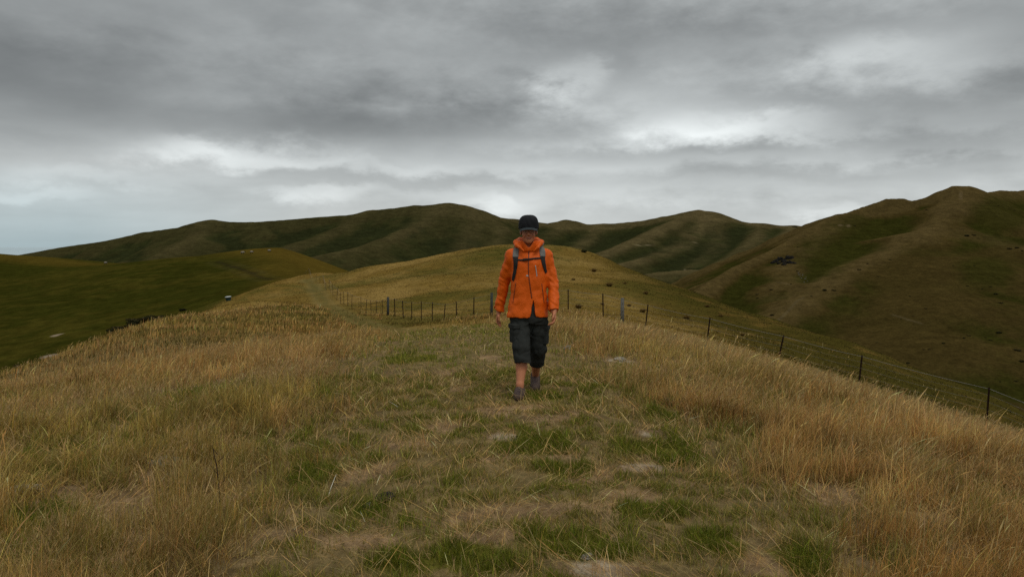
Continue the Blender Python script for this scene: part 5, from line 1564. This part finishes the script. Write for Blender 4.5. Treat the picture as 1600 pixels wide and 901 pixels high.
rdg = lambda n_: np.clip(1 - np.abs(n_) * 2.2, 0, 1) ** 2
crease = rdg(gnoise(ax0[:, None] * 7 + az0[None, :] * 3.2, az0[None, :] * 4.2 - ax0[:, None] * 5.5, 741)) * .7 + rdg(gnoise(ax0[:, None] * 8 - az0[None, :] * 4, az0[None, :] * 5 + ax0[:, None] * 7, 742)) * .6
jf.D += (0.0045 * (crease - .2) * neckz)[:, None, :].astype(np.float32)
jf.D += (0.0065 * xz * neckz)[:, None, :].astype(np.float32) + (0.0045 * yz)[None].astype(np.float32) + (0.0060 * cr_)[:, None, :].astype(np.float32)
for E_, W_ in ((ELL, WRL), (ELR, WRR)):
    ax = W_ - E_; ax = ax / np.linalg.norm(ax)
    jf.cone(W_ - ax * .02, W_ + ax * .05, .032, .034, .004, 's')
jf.cone((h[0], h[1] + .0, 1.47), (h[0], h[1] - .02, 1.60), .066, .080, .01, 's')      # neck opening
jf.cone((h[0] + .002, h[1] - .09, 1.450), (h[0] + .002, h[1] - .11, 1.54), .022, .072, .012, 's')
# hollow inside the hem
sl, (x_, y_, z_) = jf.blk((-.1, 7.3, .70), (.42, 7.75, .84))
jf.put(sl, (np.maximum((np.sqrt(((x_ - .158) / .186) ** 2 + ((y_ - 7.5) / .128) ** 2) - 1) * .128, z_ - .82)).astype(np.float32), .01, 's')
jacket = skin_obj('jacket', jf, m_jacket, person, 1)


def ribbon(pts3, width, thick, name, mat, parent, root, nrm=None, taper=1.0):
    """a padded band following points, lying flat on the jacket"""
    pts3 = np.asarray(pts3, float); n = len(pts3); T = np.gradient(pts3, axis=0); T /= np.linalg.norm(T, axis=1)[:, None]
    V = []; F = []
    prof = [(-1, 0), (-.96, .6), (-.8, 1), (0, 1.12), (.8, 1), (.96, .6), (1, 0), (.8, -.5), (-.8, -.5)]
    m = len(prof)
    for i in range(n):
        N = jf.grad(pts3[i]) if nrm is None else np.asarray(nrm[i], float); N = N - (N @ T[i]) * T[i]; N /= np.linalg.norm(N) + 1e-9; W = np.cross(T[i], N)
        w = width * (1 + (taper - 1) * i / (n - 1))
        for a, b in prof: V.append(pts3[i] + W * a * w / 2 + N * b * thick - root)
    for i in range(n - 1):
        for k in range(m): F.append((i * m + k, i * m + (k + 1) % m, (i + 1) * m + (k + 1) % m, (i + 1) * m + k))
    F.append(tuple(range(m))[::-1]); F.append(tuple((n - 1) * m + k for k in range(m)))
    mb = MB(); mb.add(V, F); return mb.build(name, mat, parent, True)


def on_front(path, n, lift=.004, smooth_=3):
    """pixels of the photo laid on the front of the jacket"""
    path = np.array(path, float); t = np.linspace(0, len(path) - 1, n); px = np.interp(t, range(len(path)), path[:, 0]); ro = np.interp(t, range(len(path)), path[:, 1])
    out = []
    for a, b in zip(px, ro):
        p = P(a, b, 7.40); y = jf.front(p[0], p[2])
        y = 7.42 if y is None else y
        p = P(a, b, y); y2 = jf.front(p[0], p[2]); y = y if y2 is None else y2
        out.append([p[0], y - lift, p[2]])
    out = np.array(out)
    for _ in range(smooth_): out[1:-1, 1] = 0.25 * out[:-2, 1] + 0.5 * out[1:-1, 1] + 0.25 * out[2:, 1]
    return out


# zips and small marks on the jacket
ribbon(on_front([(826.5, 392), (825.5, 410), (826, 430), (829, 452), (831, 466)], 40, .001), .010, .0025, 'front_zip', m_zip, jacket, ROOT)
ribbon(on_front([(836.5, 414.5), (838, 424), (839, 432)], 14, .001), .009, .0022, 'chest_pocket_zip', m_pull, jacket, ROOT)
ribbon(on_front([(822.2, 430.6), (826.2, 430.8)], 6, .001), .014, .002, 'chest_mark', m_pull, jacket, ROOT)
ribbon(on_front([(801.5, 473), (804, 455), (806, 442)], 16, .001), .008, .002, 'hand_pocket_zip', m_zip, jacket, ROOT)
ribbon(on_front([(850, 473), (848, 455), (846.5, 443)], 16, .001), .008, .002, 'hand_pocket_zip', m_zip, jacket, ROOT)
for S_, E_, W_ in ((SHL, ELL, WRL), (SHR, ELR, WRR)):
    ax = W_ - E_; ax /= np.linalg.norm(ax); u_ = np.cross(ax, [0, 1, 0]); u_ /= np.linalg.norm(u_); w_ = np.cross(ax, u_); c_ = W_ - ax * .018
    arc = [c_ + .0535 * (math.cos(a) * u_ + math.sin(a) * w_) for a in np.linspace(math.pi * .95, math.pi * 1.75, 14)]
    arc = [q for q in arc]; ribbon(arc, .026, .003, 'cuff_tab', m_jacket, jacket, ROOT, nrm=[q - c_ for q in arc])

# ----- rucksack on the back
pack = empty('rucksack', (0.163, 7.70, 1.15)); PR = np.array([0.163, 7.70, 1.15])
tag(pack, 'dark rucksack with grey shoulder straps worn over the orange jacket', 'rucksack')
pf = Field((-.02, 7.56, .84), (.35, 7.92, 1.46), 0.006)
pf.rbox((.163, 7.715, 1.13), (.130, .085, .235), .06); pf.rbox((.163, 7.79, 1.03), (.095, .05, .11), .035, .02); pf.rbox((.163, 7.70, 1.36), (.125, .085, .045), .04, .015)
pf.D += (0.004 * gnoise(pf.ax[0][:, None] * 16, pf.ax[2][None, :] * 14, 731))[:, None, :].astype(np.float32)
skin_obj('pack_body', pf, m_pack, pack, 1, None, PR)
for s, pg, pd_ in ((-1, [(806.5, 388), (806, 395), (805.5, 402)], [(805.5, 402), (805.8, 412), (804.5, 424), (801.5, 438)]), (1, [(846, 387), (847.5, 394), (848, 401)], [(848, 401), (849, 409), (851, 417), (853, 426)])):
    fr_ = on_front(pg, 12, .004); a0 = fr_[0]
    over = []
    for y in np.linspace(7.66, a0[1] + .02, 10):
        tz = jf.topz(a0[0], y); over.append([a0[0] - .01 * s * (y - a0[1]), y, (tz if tz else a0[2]) + .004])
    over = np.array(over); full = np.concatenate([over, fr_])
    for _ in range(5): full[1:-1] = 0.25 * full[:-2] + 0.5 * full[1:-1] + 0.25 * full[2:]
    st = ribbon(full, .058, .008, 'shoulder_strap', m_strapg, pack, PR)
    low = on_front(pd_, 22, .003, 6); lowb = low.copy(); 
    ribbon(lowb, .050, .006, 'strap_webbing', m_strapd, st, PR, taper=.7)
cs = on_front([(806, 405.5), (815, 406.2), (826, 405.0), (836, 403.6), (848, 403)], 30, .006, 8)
ches = ribbon(cs, .017, .004, 'chest_strap', m_strapd, pack, PR)
b_ = on_front([(817, 406), (824, 405.2)], 6, .010, 1); ribbon(b_, .024, .006, 'buckle', m_strapd, ches, PR)
